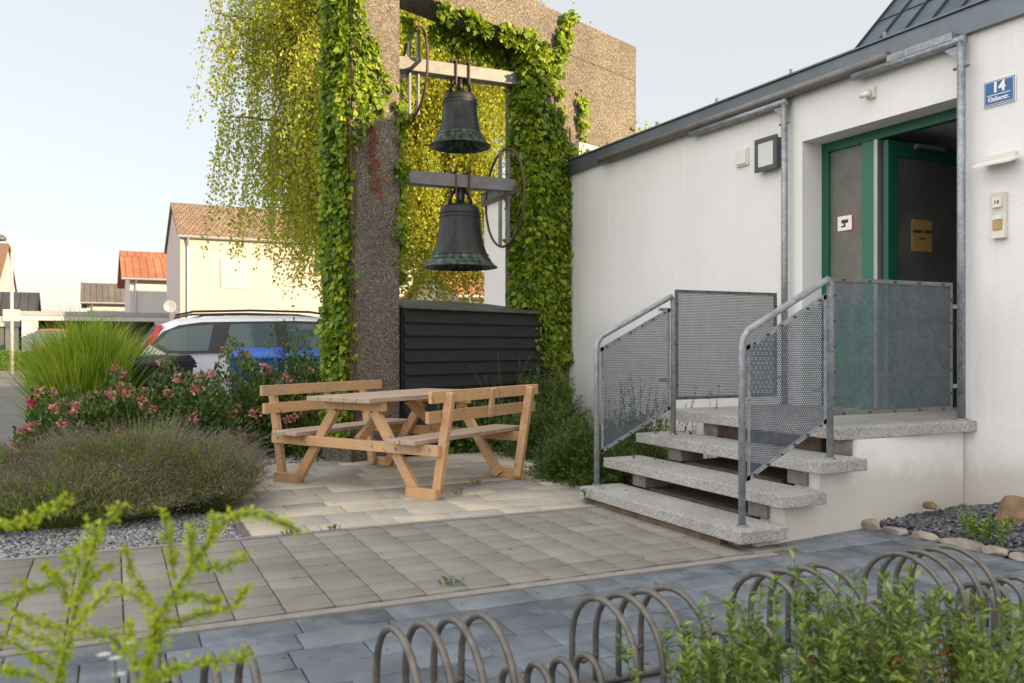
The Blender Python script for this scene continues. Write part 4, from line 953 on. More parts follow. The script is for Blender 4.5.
        for s in (-1, 1): MB().box(-0.02, 0.05, s*(hw-0.13)-0.06, s*(hw-0.13)+0.06, 0.75, 1.05).build('tail_light', M['tail_red'], o, bevel=0.01)
        MB().box(-0.03, 0.06, -hw+0.12, hw-0.12, 0.36, 0.56).build('bumper', M['trim_black'], o, bevel=0.03)
        MB().box(-0.012, 0.03, -0.26, 0.26, 0.68, 0.79).build('number_plate', M['sign_white'], o)
    for wx in (0.85*L/4.5, L-0.85*L/4.5):
        for s in (-1, 1):
            wt = thing('wheel', None, None); wt.parent = o; wt.location = (wx, s*(hw-0.11), 0.32)
            t_ = MB(); prof_ = [(0.20, -0.10), (0.30, -0.105), (0.325, -0.08), (0.325, 0.08), (0.30, 0.105), (0.20, 0.10)]
            q = MB().lathe(prof_, n=28, closed=True); q.v = [(v[0], v[2], v[1]) for v in q.v]; q.build('tyre', M['tyre'], wt)
            q = MB().lathe([(0.0, 0.05), (0.06, 0.07), (0.2, 0.05), (0.2, -0.05), (0.0, -0.05)], n=28); q.v = [(v[0], v[2]*1.3, v[1]) for v in q.v]; q.build('rim', M['alu'], wt)
    return o
def gl(L, D): 
    p = LD(L, D); return (p.x, p.y, -0.028)
car('estate_car', 'white estate car with black roof rails and tall red tail light parked behind the roses', gl(-5.24, 12.0), ang(68), M['car_white'], 4.5, 1.8, 1.66, 1.13)
car('parked_car', 'second white car mostly hidden beyond the estate car', gl(-6.9, 17.2), ang(72), M['car_white'], 4.3, 1.78, 1.78, 1.15)
car('parked_van', 'orange red compact van standing in the garage opening', gl(-23.5, 44.0), ang(-20), M['car_red'], 4.0, 1.75, 2.1, 1.15, kind='van')

# ------------------------------------------------------------------ bins
def bin_(label, L, D, rz, mat, top, wd=0.58, dp=0.72, lid=0.0):
    p = LD(L, D); o = thing('wheelie_bin', label, 'bin', (p.x, p.y, -0.024), rz, 'wheelie bins behind the roses')
    a, b = wd/2, dp/2
    MB().hexa([(-a*.8, -b*.75, 0.06), (a*.8, -b*.75, 0.06), (a*.8, b*.75, 0.06), (-a*.8, b*.75, 0.06), (-a, -b, top-0.09), (a, -b, top-0.09), (a, b, top-0.09), (-a, b, top-0.09)]).build('body', mat, o, bevel=0.03)
    MB().box(-a-0.02, a+0.02, -b-0.02, b+0.02, top-0.12, top-0.085).build('rim', mat, o, bevel=0.01)
    ld = MB().hexa([(-a-0.02, -b-0.03, 0), (a+0.02, -b-0.03, 0), (a+0.02, b+0.03, 0), (-a-0.02, b+0.03, 0), (-a+0.04, -b+0.05, 0.075), (a-0.04, -b+0.05, 0.075), (a-0.04, b-0.02, 0.09), (-a+0.04, b-0.02, 0.09)]).build('lid', mat, o, bevel=0.02)
    ld.location = (0, 0, top-0.084); ld.rotation_euler = (lid, 0, 0)
    MB().tube([(-a, b+0.06, top-0.14), (a, b+0.06, top-0.14)], 0.016, 8).build('handle', mat, o)
    for s in (-1, 1):
        q = MB().tube([(s*(a*.8)-0.025, b*0.8, 0.10), (s*(a*.8)+0.025, b*0.8, 0.10)], 0.10, 18); q.build('wheel', M['tyre'], o)
bin_('black wheelie bin in front of the rear of the white estate car', -4.22, 10.3, ang(90), M['bin_black'], 1.10, 0.62)
bin_('larger blue wheelie bin behind the roses left of its neighbour', -3.20, 10.9, ang(80), M['bin_blue'], 1.17, 0.62, lid=R(3))
bin_('right hand blue wheelie bin half hidden by the creeper', -2.66, 11.3, ang(80), M['bin_blue'], 1.16, 0.50)

# ------------------------------------------------------------------ background houses
def uvroof(me, s=1.0):
    uv = me.uv_layers.new(name='UVMap')
    for p in me.polygons:
        n = Vector(p.normal); a = Vector((0, 0, 1)) - n*n.z
        v = a.normalized() if a.length > 1e-3 else Vector((0, 1, 0)); h = v.cross(n)
        for li in p.loop_indices:
            c = Vector(me.vertices[me.loops[li].vertex_index].co); uv.data[li].uv = (c.dot(h)*s, c.dot(v)*s)
def house(name, label, x0, y0, wx, wy, eave, ridge, ridge_axis, wallm, roofm, cat='house', ov=0.45, wins=(), gut=True, chim=None, group='houses across the street'):
    o = thing(name, label, cat, (x0, y0, -0.04), 0, group)
    if ridge_axis == 'x':
        wallp = [(0, 0, 0), (0, wy, 0), (0, wy, eave), (0, wy/2, ridge-0.05), (0, 0, eave)]; MB().prism(wallp, (wx, 0, 0)).build('wall', wallm, o)
        k = (ridge-eave)/(wy/2); r = MB()
        A = [(-ov, -ov, eave-ov*k), (-ov, wy/2, ridge), (-ov, wy+ov, eave-ov*k), (-ov, wy+ov, eave-ov*k+0.16), (-ov, wy/2, ridge+0.16), (-ov, -ov, eave-ov*k+0.16)]
        r.prism(A, (wx+2*ov, 0, 0))
    else:
        wallp = [(0, 0, 0), (wx, 0, 0), (wx, 0, eave), (wx/2, 0, ridge-0.05), (0, 0, eave)]; MB().prism(wallp, (0, wy, 0)).build('wall', wallm, o)
        k = (ridge-eave)/(wx/2); r = MB()
        A = [(-ov, -ov, eave-ov*k), (wx/2, -ov, ridge), (wx+ov, -ov, eave-ov*k), (wx+ov, -ov, eave-ov*k+0.16), (wx/2, -ov, ridge+0.16), (-ov, -ov, eave-ov*k+0.16)]
        r.prism(A, (0, wy+2*ov, 0))
    ro = r.build('roof', roofm, o); uvroof(ro.data)
    if gut and ridge_axis == 'x':
        MB().tube([(-ov, -ov-0.06, eave-ov*k+0.04), (wx+ov, -ov-0.06, eave-ov*k+0.04)], 0.075, 10).build('gutter', M['alu'], o)
        MB().tube([(0.35, -ov-0.06, eave-ov*k), (0.35, -0.07, eave-0.5), (0.35, -0.07, 0.1)], 0.055, 10).build('downpipe', M['alu'], o)
    for (a, b, z0_, z1_, fm) in wins:
        f = MB().box(a-0.07, b+0.07, -0.05, -0.001, z0_-0.07, z1_+0.07).build('window', M['house_white'], o)
        MB().box(a, b, -0.07, -0.051, z0_, z1_).build('pane', fm, f)
    if chim: MB().box(chim[0], chim[0]+0.5, chim[1], chim[1]+0.5, chim[2]-1.2, chim[2]).build('vent_pipe', M['fascia_grey'], o)
    return o
house('detached_house', 'cream rendered house with brown tiled roof behind the parked white cars', 3.95, 45.0, 13.5, 8.4, 6.55, 8.65, 'x', M['house_cream'], M['tile_brown'],
      wins=[(1.95, 3.05, 4.15, 5.45, M['shutter']), (1.9, 3.4, 0.9, 2.2, M['win_dark']), (8.5, 10.1, 3.9, 5.3, M['shutter'])], ov=0.12)
house('detached_house', 'white house with ribbed red roof left of the cream house', 2.3, 61.0, 11.0, 9.0, 5.65, 7.6, 'x', M['house_white'], M['tile_red'], ov=0.5, wins=[(3, 4.2, 3.2, 4.4, M['win_dark'])])
house('detached_house', 'low white house with dark ribbed roof farthest along the street', -0.2, 76.5, 13, 9.0, 4.7, 6.3, 'x', M['house_white'], M['tile_dark'], ov=0.5, wins=[(5.6, 7.6, 3.0, 4.4, M['win_dark'])])
house('detached_house', 'white gabled house with brown timber verge at the left border', -16.0, 61.0, 10.8, 18.0, 4.5, 8.2, 'x', M['house_white'], M['brown_wood'], ov=0.12, gut=False)
house('garden_house', 'small low building with dark tiled roof above the garages', -6.6, 56.5, 3.6, 4.4, 3.0, 4.2, 'x', M['brown_wood'], M['tile_dark'], ov=0.3, gut=False)
house('distant_house', 'distant house with dark red roof seen beneath the lower bell', 13.0, 31.5, 5.0, 6.0, 3.2, 4.3, 'x', M['house_cream'], M['tile_red'], ov=0.3)
gr = thing('garage_row', 'flat roofed grey garage row with open bays across the street', 'garage', (-3.2, 51.6, -0.04))
H = 2.95
MB().box(0, 0.75, 0, 0.3, 0, H-0.42).box(6.4, 7.1, 0, 0.3, 0, H-0.42).box(13.0, 13.4, 0, 0.3, 0, H-0.42).box(0, 0.2, 0.31, 6, 0, H-0.42).box(13.2, 13.4, 0.31, 6, 0, H-0.42).box(0, 13.4, 6.01, 6.2, 0, H-0.42).build('wall', M['house_grey'], gr)
MB().box(-0.1, 13.5, -0.05, 6.3, H-0.415, H-0.17).build('roof_slab', M['house_grey'], gr)
MB().box(-0.15, 13.55, -0.1, 6.35, H-0.165, H+0.06).build('fascia', M['fascia_grey'], gr)
MB().box(7.15, 12.9, 0.1, 0.16, 0, H-0.42).build('garage_door', M['garage_dark'], gr)
MB().box(0.76, 6.39, 3.2, 3.3, 0, H-0.42).build('inner_wall', M['garage_dark'], gr)
g2 = thing('garage', 'lower garage with a dark closed door behind the clipped hedges', 'garage', (-10.0, 52.6, -0.04))
MB().box(0, 6.6, 0.3, 5.5, 0, 2.2).box(0, 0.6, 0, 0.299, 0, 2.2).box(6.0, 6.6, 0, 0.299, 0, 2.2).build('wall', M['house_cream'], g2)
MB().box(-0.1, 6.68, -0.1, 5.6, 2.205, 2.75).build('roof_slab', M['fascia_grey'], g2)
MB().box(0.61, 5.99, 0.1, 0.2, 0, 2.2).build('garage_door', M['garage_dark'], g2)
# satellite dish on the cream house corner
ds = thing('satellite_dish', 'small grey satellite dish on the left corner of the cream house', 'satellite dish', (3.45, 44.8, 3.05))
q = MB().lathe([(0.0, 0.0), (0.14, 0.02), (0.25, 0.05), (0.30, 0.07), (0.30, 0.085), (0.25, 0.065), (0.14, 0.035), (0.0, 0.015)], n=28); q.v = [(v[0], -v[2], v[1]) for v in q.v]; q.build('reflector', M['fascia_grey'], ds, smooth=True)
MB().tube([(0, 0.02, -0.1), (0.25, 0.15, -0.25), (0.49, 0.15, -0.25)], 0.025, 8).tube([(0, 0, -0.35), (0, -0.42, -0.05)], 0.012, 6).build('arm', M['alu'], ds)
# street lamp
sp_ = LD(-21.4, 37.0)
la = thing('street_lamp', 'slim grey street lamp with round head at the left border', 'street lamp', (sp_.x, sp_.y, -0.03))
MB().tube([(0, 0, 0), (0, 0, 5.2)], [0.085, 0.055], 12).tube([(0, 0, 5.2), (-0.02, 0, 5.45), (-0.18, 0, 5.68), (-0.35, 0, 5.72)], 0.04, 10).build('pole', M['lamp_pole'], la, smooth=True)
MB().lathe([(0.0, 0.16), (0.12, 0.13), (0.22, 0.03), (0.25, -0.04), (0.22, -0.10), (0.0, -0.14)], c=(-0.42, 0, 5.78), n=20).build('lamp_head', M['grey_plastic'], la, smooth=True)
MB().box(-0.32, 0.32, -0.11, -0.09, 2.25, 2.75).build('sign_plate', M['lamp_pole'], la)

# ------------------------------------------------------------------ vegetation
def bush_pts(n, c, r, shell=0.45, up=0.25, seed=0, lump=0.18):
    d = rdir(n); d[:, 2] = np.abs(d[:, 2]) * 1.0 - up*rng.random(n)
    d = nrmz(d); lum = 1 + lump*(np.sin(d[:, 0]*5+seed)*np.cos(d[:, 1]*4+seed*1.7) + 0.6*np.sin(d[:, 2]*9+d[:, 0]*7+seed))
    rad = (1 - shell*rng.random(n)**1.6) * lum
    P = d * np.array(r) * rad[:, None] + np.array([0, 0, 0.0]); P[:, 2] = np.maximum(P[:, 2], 0.01)
    return P, d
def twigs(k, r, h, rad=0.006, seed=0):
    mb = MB(); rr = random.Random(seed)
    for i in range(k):
        a = rr.uniform(0, 6.28); s = rr.uniform(0.3, 0.85); e = Vector((math.cos(a)*r[0]*s, math.sin(a)*r[1]*s, h*rr.uniform(0.6, 0.95)))
        mb.tube([(e.x*0.1, e.y*0.1, -0.02), (e.x*0.45, e.y*0.45, e.z*0.5), tuple(e)], [rad, rad*0.8, rad*0.4], 5)
    return mb
def shrub(name, label, cat, L, D, r, n, size, mat, aspect=0.55, group=None, seed=1, z=-0.02, wild=0.5, nst=14, flowers=None, shell=0.5, lump=0.18):
    p = LD(L, D); o = thing(name, label, cat, (p.x, p.y, z), 0, group)
    P, d = bush_pts(n, None, r, shell, seed=seed, lump=lump)
    A = nrmz(d*0.6 + np.array([0, 0, 0.5]) + rng.normal(0, wild, (n, 3))); N = nrmz(np.array([0, 0, 1.0]) + d*0.5 + rng.normal(0, 0.5, (n, 3)))
    leaves('foliage', P, A, N, size*rng.uniform(0.6, 1.3, n), mat, o, aspect)
    twigs(nst, r, r[2], 0.007, seed).build('stems', M['twig'], o)
    if flowers:
        for (nm, k, m_, sz, lst) in flowers:
            cs_ = []
            if lst is None:
                Q, dd = bush_pts(k, None, tuple(x*1.04 for x in r), 0.05, 0.0, seed, lump)
                sel = (dd[:, 0]*(-FWD.x) + dd[:, 1]*(-FWD.y) > -0.6); cs_ = Q[sel]
            for c in cs_:
                m = 26; dr = rdir(m); pp = c + dr*sz*rng.uniform(0.2, 0.75, (m, 1))
                v, f = leaf_arrays(pp, dr + rng.normal(0, 0.4, (m, 3)), rdir(m), sz*0.65, 0.9, 0.15); link(nm, np_mesh(nm, v, f), m_, o)
    return o
G = 'rose bushes in front of the parked cars'
roses = [('low rose bush beside the tall grass with one magenta bloom', -4.10, 8.35, (0.50, 0.5, 0.66), 3400, 24, 2, 11),
         ('rose bush with faded pink blooms behind the lavender', -3.45, 8.9, (0.62, 0.55, 0.80), 3800, 30, 0, 12),
         ('dense rose bush with brownish pink clusters left of the bench', -2.95, 9.75, (0.62, 0.55, 0.95), 3800, 26, 1, 13),
         ('dark green rose bush just behind the left bench end', -2.30, 10.0, (0.55, 0.45, 0.90), 3200, 12, 1, 14),
         ('small rose bush at the far left beside the road', -4.72, 8.75, (0.28, 0.4, 0.50), 1800, 18, 0, 15),
         ('rose bush right in front of the black bin', -4.35, 9.1, (0.5, 0.45, 0.66), 2800, 22, 0, 16)]
for lb, L, D, r, n, fk, mk, sd__ in roses:
    fl_ = [('faded_bloom', int(fk*1.7), M['petal_pink'], 0.052, None)]
    if mk: fl_.append(('magenta_bloom', mk*2, M['petal_magenta'], 0.05, None))
    shrub('rose_bush', lb, 'rose bush', L, D, (r[0]*1.1, r[1]*1.1, r[2]*1.12), int(n*2.1), 0.055, M['rose_leaf'], 0.6, G, sd__, flowers=fl_, shell=0.6, lump=0.22)
shrub('shrub', 'leafy green shrub between the blue bins and the left pillar', 'shrub', -2.45, 10.3, (0.60, 0.5, 1.10), 5200, 0.055, M['shrub'], 0.4, 'shrubs around the patio', 31, shell=0.75, lump=0.3)
shrub('shrub', 'loose yellowish green shrub in front of the blue bins', 'shrub', -2.85, 10.25, (0.62, 0.35, 1.10), 8200, 0.05, M['shrub'], 0.4, 'shrubs around the patio', 36, shell=0.9, lump=0.35, wild=0.8)
shrub('shrub', 'arching shrub at the foot of the left pillar', 'shrub', -2.02, 9.45, (0.42, 0.40, 1.12), 3600, 0.055, M['shrub'], 0.32, 'shrubs around the patio', 32, shell=0.8, lump=0.3)
shrub('shrub', 'bright green low plant in front of the black shelter', 'plant', -0.98, 9.75, (0.38, 0.3, 0.78), 1500, 0.07, M['bright_leaf'], 0.75, 'shrubs around the patio', 33, shell=0.5)
shrub('shrub', 'dark low shrub under the picnic table edge by the shelter', 'shrub', -0.35, 10.0, (0.5, 0.35, 0.55), 2000, 0.055, M['shrub'], 0.5, 'shrubs around the patio', 34)

def conifer(label, L, D, r, n, seed):
    p = LD(L, D); o = thing('juniper', label, 'conifer', (p.x, p.y, -0.02), 0, 'low conifers along the white wall')
    k = n // 26; P = []; A = []; rr = np.random.default_rng(seed)
    for i in range(k):
        d = rr.normal(size=3); d[2] = abs(d[2])*0.9+0.05; d /= np.linalg.norm(d)
        tip = d*np.array(r)*rr.uniform(0.7, 1.12); base = tip*rr.uniform(0.35, 0.6); t = np.linspace(0, 1, 26)[:, None]
        drop = np.array([0, 0, -0.05])*(t**2)
        pp = base + (tip-base)*t + drop + rr.normal(0, 0.008, (26, 3)); P.append(pp)
        A.append(np.tile((tip-base)/np.linalg.norm(tip-base), (26, 1)) + rr.normal(0, 0.6, (26, 3)))
    P = np.concatenate(P); P[:, 2] = np.maximum(P[:, 2], 0.0); A = np.concatenate(A)
    leaves('foliage', P, A, rdir(len(P)), 0.042*rng.uniform(0.7, 1.3, len(P)), M['yew'], o, 0.22)
    twigs(16, r, r[2], 0.008, seed).build('stems', M['twig'], o)
conifer('spreading dark conifer beside the far end of the steps', 0.62, 7.75, (0.42, 0.62, 0.60), 15000, 1)
conifer('spreading dark conifer between the bench and the creeper', 0.36, 9.3, (0.50, 0.62, 0.66), 13000, 2)
conifer('taller dark conifer against the right pillar', 0.42, 10.6, (0.55, 0.5, 0.98), 15000, 3)
conifer('low conifer close to the patio edge behind the steps', 0.98, 7.35, (0.40, 0.45, 0.45), 9000, 4)
conifer('conifer in the corner between steps and white wall', 1.15, 8.3, (0.5, 0.5, 0.62), 9000, 5)
def sprigs(name, label, cat, L, D, k, spread, h, mat, size, seed, group=None, z=0.0, aspect=0.35, nl=22, lean=0.35, stem=0.003, pet=None):
    p = LD(L, D); o = thing(name, label, cat, (p.x, p.y, z), 0, group); rr = np.random.default_rng(seed); mb = MB(); P = []; A = []; N = []
    tips = []
    for i in range(k):
        b = np.array([rr.normal(0, spread[0]), rr.normal(0, spread[1]), 0]); hh = h*rr.uniform(0.6, 1.08); ln = rr.normal(0, lean, 2)*hh
        e = b*1.15 + np.array([ln[0], ln[1], hh]); mid = (b+e)/2 + np.array([0, 0, hh*0.08])
        mb.tube([tuple(b), tuple(mid), tuple(e)], [stem, stem*0.85, stem*0.4], 5); tips.append(e)
        m = nl; t = rr.uniform(0.12, 1.0, m)[:, None]
        pp = (1-t)**2*b + 2*t*(1-t)*mid + t**2*e; a = rr.uniform(0, 6.28, m)
        out = np.stack([np.cos(a), np.sin(a), rr.uniform(0.2, 1.2, m)], 1); P.append(pp); A.append(out); N.append(np.tile([0, 0, 1.0], (m, 1)) + rr.normal(0, 0.3, (m, 3)))
    P = np.concatenate(P)
    leaves('foliage', P, np.concatenate(A), np.concatenate(N), size*rr.uniform(0.5, 1.2, len(P)), mat, o, aspect)
    mb.build('stems', M['stem_green'], o)
    return o
sprigs('wispy_shrub', 'wispy green shrub growing through behind the far handrail', 'shrub', 1.05, 7.75, 34, (0.22, 0.22), 0.88, M['shrub'], 0.03, 3, 'shrubs around the patio', lean=0.2, nl=40)
sprigs('wispy_shrub', 'thin arching shrub in front of the black shelter right end', 'shrub', -0.10, 9.9, 16, (0.2, 0.16), 1.05, M['shrub'], 0.03, 4, 'shrubs around the patio', lean=0.3, nl=36)
sprigs('wispy_shrub', 'loose green shrub between landing and far handrail', 'shrub', 1.28, 7.75, 20, (0.16, 0.2), 0.85, M['shrub'], 0.034, 5, 'shrubs around the patio', lean=0.2, nl=30)
for i, (lb, x, y, z, h) in enumerate([('small bright weed growing on the second step', 3.92, 5.55, 0.12, 0.2), ('small bright weed growing on the third step', 4.3, 5.6, 0.30, 0.2), ('small weed at the foot of the lowest step', 3.42, 5.62, 0.0, 0.11)]):
    o = sprigs('weed', lb, 'weed', 0, 0, 16, (0.05, 0.09), h, M['bright_leaf'], 0.035, 50+i, 'weeds around the steps', z=z, aspect=0.8, nl=9); o.location = (x, y, z)
o = sprigs('weed', 'tufted green weed on the stone edging of the gravel heap', 'weed', 0, 0, 22, (0.05, 0.05), 0.16, M['sage'], 0.04, 60, 'weeds around the steps'); o.location = (4.72, 3.33, 0.05)
# lavender
def lavender(label, L, D, r, n, seed):
    p = LD(L, D); o = thing('lavender', label, 'lavender', (p.x, p.y, -0.01), 0, 'lavender bushes along the gravel'); rr = np.random.default_rng(seed)
    a = rr.uniform(0, 6.28, n); q = np.sqrt(rr.random(n)); base = np.stack([np.cos(a)*q*r[0]*0.55, np.sin(a)*q*r[1]*0.55, 0*a], 1)
    tilt = q[:, None]*np.stack([np.cos(a)*r[0]*0.75, np.sin(a)*r[1]*0.75], 1) + rr.normal(0, 0.05, (n, 2))
    hh = r[2]*np.sqrt(np.clip(1-0.72*q**2.4, 0.05, 1))*(rr.uniform(0.66, 1.08, n) + (rr.random(n) < 0.06)*rr.uniform(0.05, 0.25, n))
    hh = hh*(1+0.16*np.sin(a*5+seed)*q+0.12*np.sin(q*9+a*3)); tip = base + np.concatenate([tilt, hh[:, None]], 1); t = np.linspace(0, 1, 5)[None, :, None]
    mid = base + np.concatenate([tilt*0.35, hh[:, None]*0.62], 1)
    path = (1-t)**2*base[:, None] + 2*t*(1-t)*mid[:, None] + t**2*tip[:, None]
    ribbons('stems', path, 0.0045, M['lav_stem'], o)
    m = 7; tt = rr.uniform(0.15, 0.72, (n, m))[..., None]
    pp = ((1-tt)**2*base[:, None] + 2*tt*(1-tt)*mid[:, None] + tt**2*tip[:, None]).reshape(-1, 3)
    leaves('foliage', pp, np.array([0, 0, 1.0]) + rr.normal(0, 0.5, pp.shape), rdir(len(pp)), 0.045*rr.uniform(0.6, 1.3, len(pp)), M['lav_stem'], o, 0.16)
    k = rr.random(n) < 0.45; e = tip[k]; d = nrmz(tip[k]-mid[k]); m = 6
    pp = (e[:, None] - d[:, None]*np.linspace(0, 0.05, m)[None, :, None]).reshape(-1, 3)
    leaves('flower_spikes', pp, rdir(len(pp))*0.7 + np.repeat(d, m, 0)*0.9, rdir(len(pp)), 0.012, M['lav_tip'], o, 0.6)
lavender('left lavender bush spilling towards the road', -3.75, 6.95, (0.70, 0.75, 0.42), 6500, 1)
lavender('broad middle lavender bush with faded spikes', -2.95, 6.85, (0.78, 0.85, 0.55), 8000, 2)
lavender('right lavender bush leaning over the patio corner', -2.35, 6.55, (0.40, 0.60, 0.46), 4500, 3)
lavender('front lavender bush close to the gravel strip', -3.0, 5.9, (0.95, 0.42, 0.36), 6000, 4)
# tall ornamental grass
def tallgrass(label, L, D, n, h, sp, seed):
    p = LD(L, D); o = thing('ornamental_grass', label, 'grass clump', (p.x, p.y, -0.02)); rr = np.random.default_rng(seed)
    a = rr.uniform(0, 6.28, n); q = np.sqrt(rr.random(n)); base = np.stack([np.cos(a)*q*0.42, np.sin(a)*q*0.42, 0*a], 1)
    hh = h*rr.uniform(0.35, 1.05, n)*(1-0.30*q**2); out = np.stack([np.cos(a), np.sin(a)], 1)*(sp*q*rr.uniform(0.4, 1.3, n)*hh)[:, None]
    t = np.linspace(0, 1, 8)[None, :, None]; bend = rr.uniform(0.2, 1.25, n)**1.3
    x = base[:, None, :2] + out[:, None]*(0.35*t + 0.65*t**2.2); z = hh[:, None, None]*(t*(1+0.35*bend[:, None, None]) - bend[:, None, None]*0.42*t**3)
    ribbons('blades', np.concatenate([x + rr.normal(0, 0.10, (n, 1, 2))*t + rr.normal(0, 0.20, (n, 1, 2))*t**2.5, z], 2), 0.014, M['reed'], o)
    return o
tallgrass('tall clump of yellow green ornamental grass beside the road', -4.90, 10.0, 7500, 1.70, 0.27, 5)
# hedges far away
for i, (lb, L, D, w_, h_) in enumerate([('sunlit square clipped hedge by the street lamp', -24.35, 42.0, 0.38, 0.9), ('darker clipped hedge next to the garage bay', -23.7, 42.6, 0.30, 0.85)]):
    p = LD(L, D); o = thing('clipped_hedge', lb, 'hedge', (p.x, p.y, -0.03), 0, 'clipped hedges by the garages')
    n = 3200; P = np.stack([rng.uniform(-w_, w_, n), rng.uniform(-0.5, 0.5, n), rng.uniform(0, h_, n)], 1); ax = rng.integers(0, 3, n)
    P[ax == 0, 0] = np.sign(P[ax == 0, 0])*w_; P[ax == 1, 1] = np.sign(P[ax == 1, 1])*0.5; P[ax == 2, 2] = h_
    leaves('foliage', P, rdir(n), rdir(n), 0.09, M['bright_leaf'] if i == 0 else M['shrub'], o, 0.8)
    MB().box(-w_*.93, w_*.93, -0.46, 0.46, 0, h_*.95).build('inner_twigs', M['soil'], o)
# birch
def birch(label, L, D, H, seed, nstr, rad):
    p = LD(L, D); o = thing('birch_tree', label, 'birch tree', (p.x, p.y, -0.03)); rr = random.Random(seed); nr = np.random.default_rng(seed)
    tr = MB(); tp = [(0, 0, 0)]
    for i in range(1, 9): tp.append((0.12*math.sin(i*0.9), 0.1*math.cos(i*1.1), H*i/8))
    tr.tube(tp, [0.20*(1-0.85*i/8)+0.01 for i in range(9)], 12); tr.build('trunk', M['bark_birch'], o, smooth=True)
    lb_ = MB(); starts = []
    for k in range(96):
        a = rr.uniform(0, 6.28); z = H*rr.uniform(0.30, 0.98); ln = rad*rr.uniform(0.5, 1.05)*(1.0 - 0.38*(z/H)**2); 
        pts = []
        for i in range(8):
            t = i/7; up = ln*0.62*(t - 0.62*t*t); pts.append(Vector((math.cos(a+0.3*t*math.sin(k))*ln*t, math.sin(a+0.3*t*math.sin(k))*ln*t, z + up)))
        lb_.tube(pts, [0.055*(1-0.9*i/7)+0.004 for i in range(8)], 6)
        for _ in range(nstr // 96):
            t = rr.uniform(0.18, 1.0)*7; i = min(6, int(t)); f = t-i; q = pts[i]*(1-f)+pts[i+1]*f; starts.append(q + Vector((rr.gauss(0, 0.24), rr.gauss(0, 0.24), rr.gauss(0, 0.16))))
    lb_.build('limbs', M['twig'], o, smooth=True)
    P = []; A = []; tw_ = []
    for s in starts:
        ln = min(rr.uniform(0.5, 2.6), max(0.4, s.z-2.0)); m = int(ln*30); t = np.linspace(0, 1, m)[:, None]; sw = nr.normal(0, 0.16, 2)
        out = Vector((s.x, s.y, 0)); out = out.normalized()*0.18 if out.length > 0.01 else out
        path = np.array(s)[None] + np.concatenate([(sw[0]+out.x)*t**0.6, (sw[1]+out.y)*t**0.6, -ln*t], 1)
        tw_.append(path[np.linspace(0, m-1, 5).astype(int)])
        P.append(path + nr.normal(0, 0.045, (m, 3))); A.append(np.tile([0, 0, -1.0], (m, 1)) + nr.normal(0, 0.7, (m, 3)))
    P = np.concatenate(P); A = np.concatenate(A)
    leaves('crown', P, A, rdir(len(P)), 0.068*rng.uniform(0.5, 1.2, len(P)), M['birch'], o, 0.75)
    ribbons('hanging_twigs', np.array(tw_), 0.006, M['twig'], o)
    return o
birch('weeping birch with golden green leaves behind the bell frame', -2.45, 16.6, 11.5, 3, 13500, 3.35)
def smalltree(label, x, y, z0_, H, r, seed, n=2500, size=0.09):
    o = thing('treetop_tree', label, 'tree', (x, y, -0.03)); rr = random.Random(seed)
    tr = MB().tube([(0, 0, 0), (0.1, 0, H*0.5), (0, 0.1, H*0.93)], [0.16, 0.1, 0.02], 10); pts = []
    tr.build('trunk', M['twig'], o, smooth=True); lm = MB(); P = []
    for k in range(34):
        a = rr.uniform(0, 6.28); z = rr.uniform(z0_, H*0.95); ln = r*rr.uniform(0.4, 1)*(1-0.6*((z-z0_)/(H-z0_))**2); e = Vector((math.cos(a)*ln, math.sin(a)*ln, z+ln*0.5))
        lm.tube([(0, 0, z), tuple(e*0.5+Vector((0, 0, z*0.5+0.08))), tuple(e)], [0.03, 0.015, 0.005], 5)
        m = n//34; t = rng.uniform(0.3, 1.05, m)[:, None]; P.append(np.array([0, 0, z]) + (np.array(e)-np.array([0, 0, z]))*t + rng.normal(0, 0.13, (m, 3)))
    P = np.concatenate(P); lm.build('limbs', M['twig'], o); leaves('crown', P, rdir(len(P)), rdir(len(P)), size, M['birch'], o, 0.7)
pq_ = LD(3.55, 21.5); smalltree('small treetop showing above the church roof edge', pq_.x, pq_.y, 3.4, 6.75, 1.1, 4)
pq_ = LD(1.05, 18.0); smalltree('slender treetop peeking over the concrete frame', pq_.x, pq_.y, 5.0, 8.35, 0.8, 6, 900, 0.06)

# foreground: goldenrod close to the lens
def px(x, y, D): return LD((x-512)/865*D, D, CAMZ + (345-y)/865*D)
gA = [[(-2, 526), (30, 519), (55, 508), (67, 497)], [(52, 720), (60, 670), (70, 640), (76, 605), (92, 550), (104, 525), (120, 505)],
      [(73, 578), (68, 566), (65, 553)], [(80, 572), (78, 560), (75, 549)], [(71, 605), (62, 584), (50, 572), (41, 566)], [(77, 599), (88, 582), (100, 573), (112, 564)],
      [(30, 591), (42, 588), (56, 580), (56, 574)], [(30, 591), (25, 585), (21, 580)], [(-3, 601), (15, 597), (30, 591)], [(74, 629), (86, 612), (98, 602), (110, 586)],
      [(66, 632), (50, 626), (35, 622), (22, 616), (12, 607)], [(64, 655), (48, 640), (30, 636), (10, 624), (-3, 618)], [(62, 672), (40, 660), (20, 646), (-3, 636)],
      [(84, 560), (86, 545), (83, 540)], [(98, 540), (95, 530), (93, 523)], [(75, 630), (95, 634), (112, 637), (125, 652)], [(-3, 670), (15, 672), (35, 676), (55, 690)]]
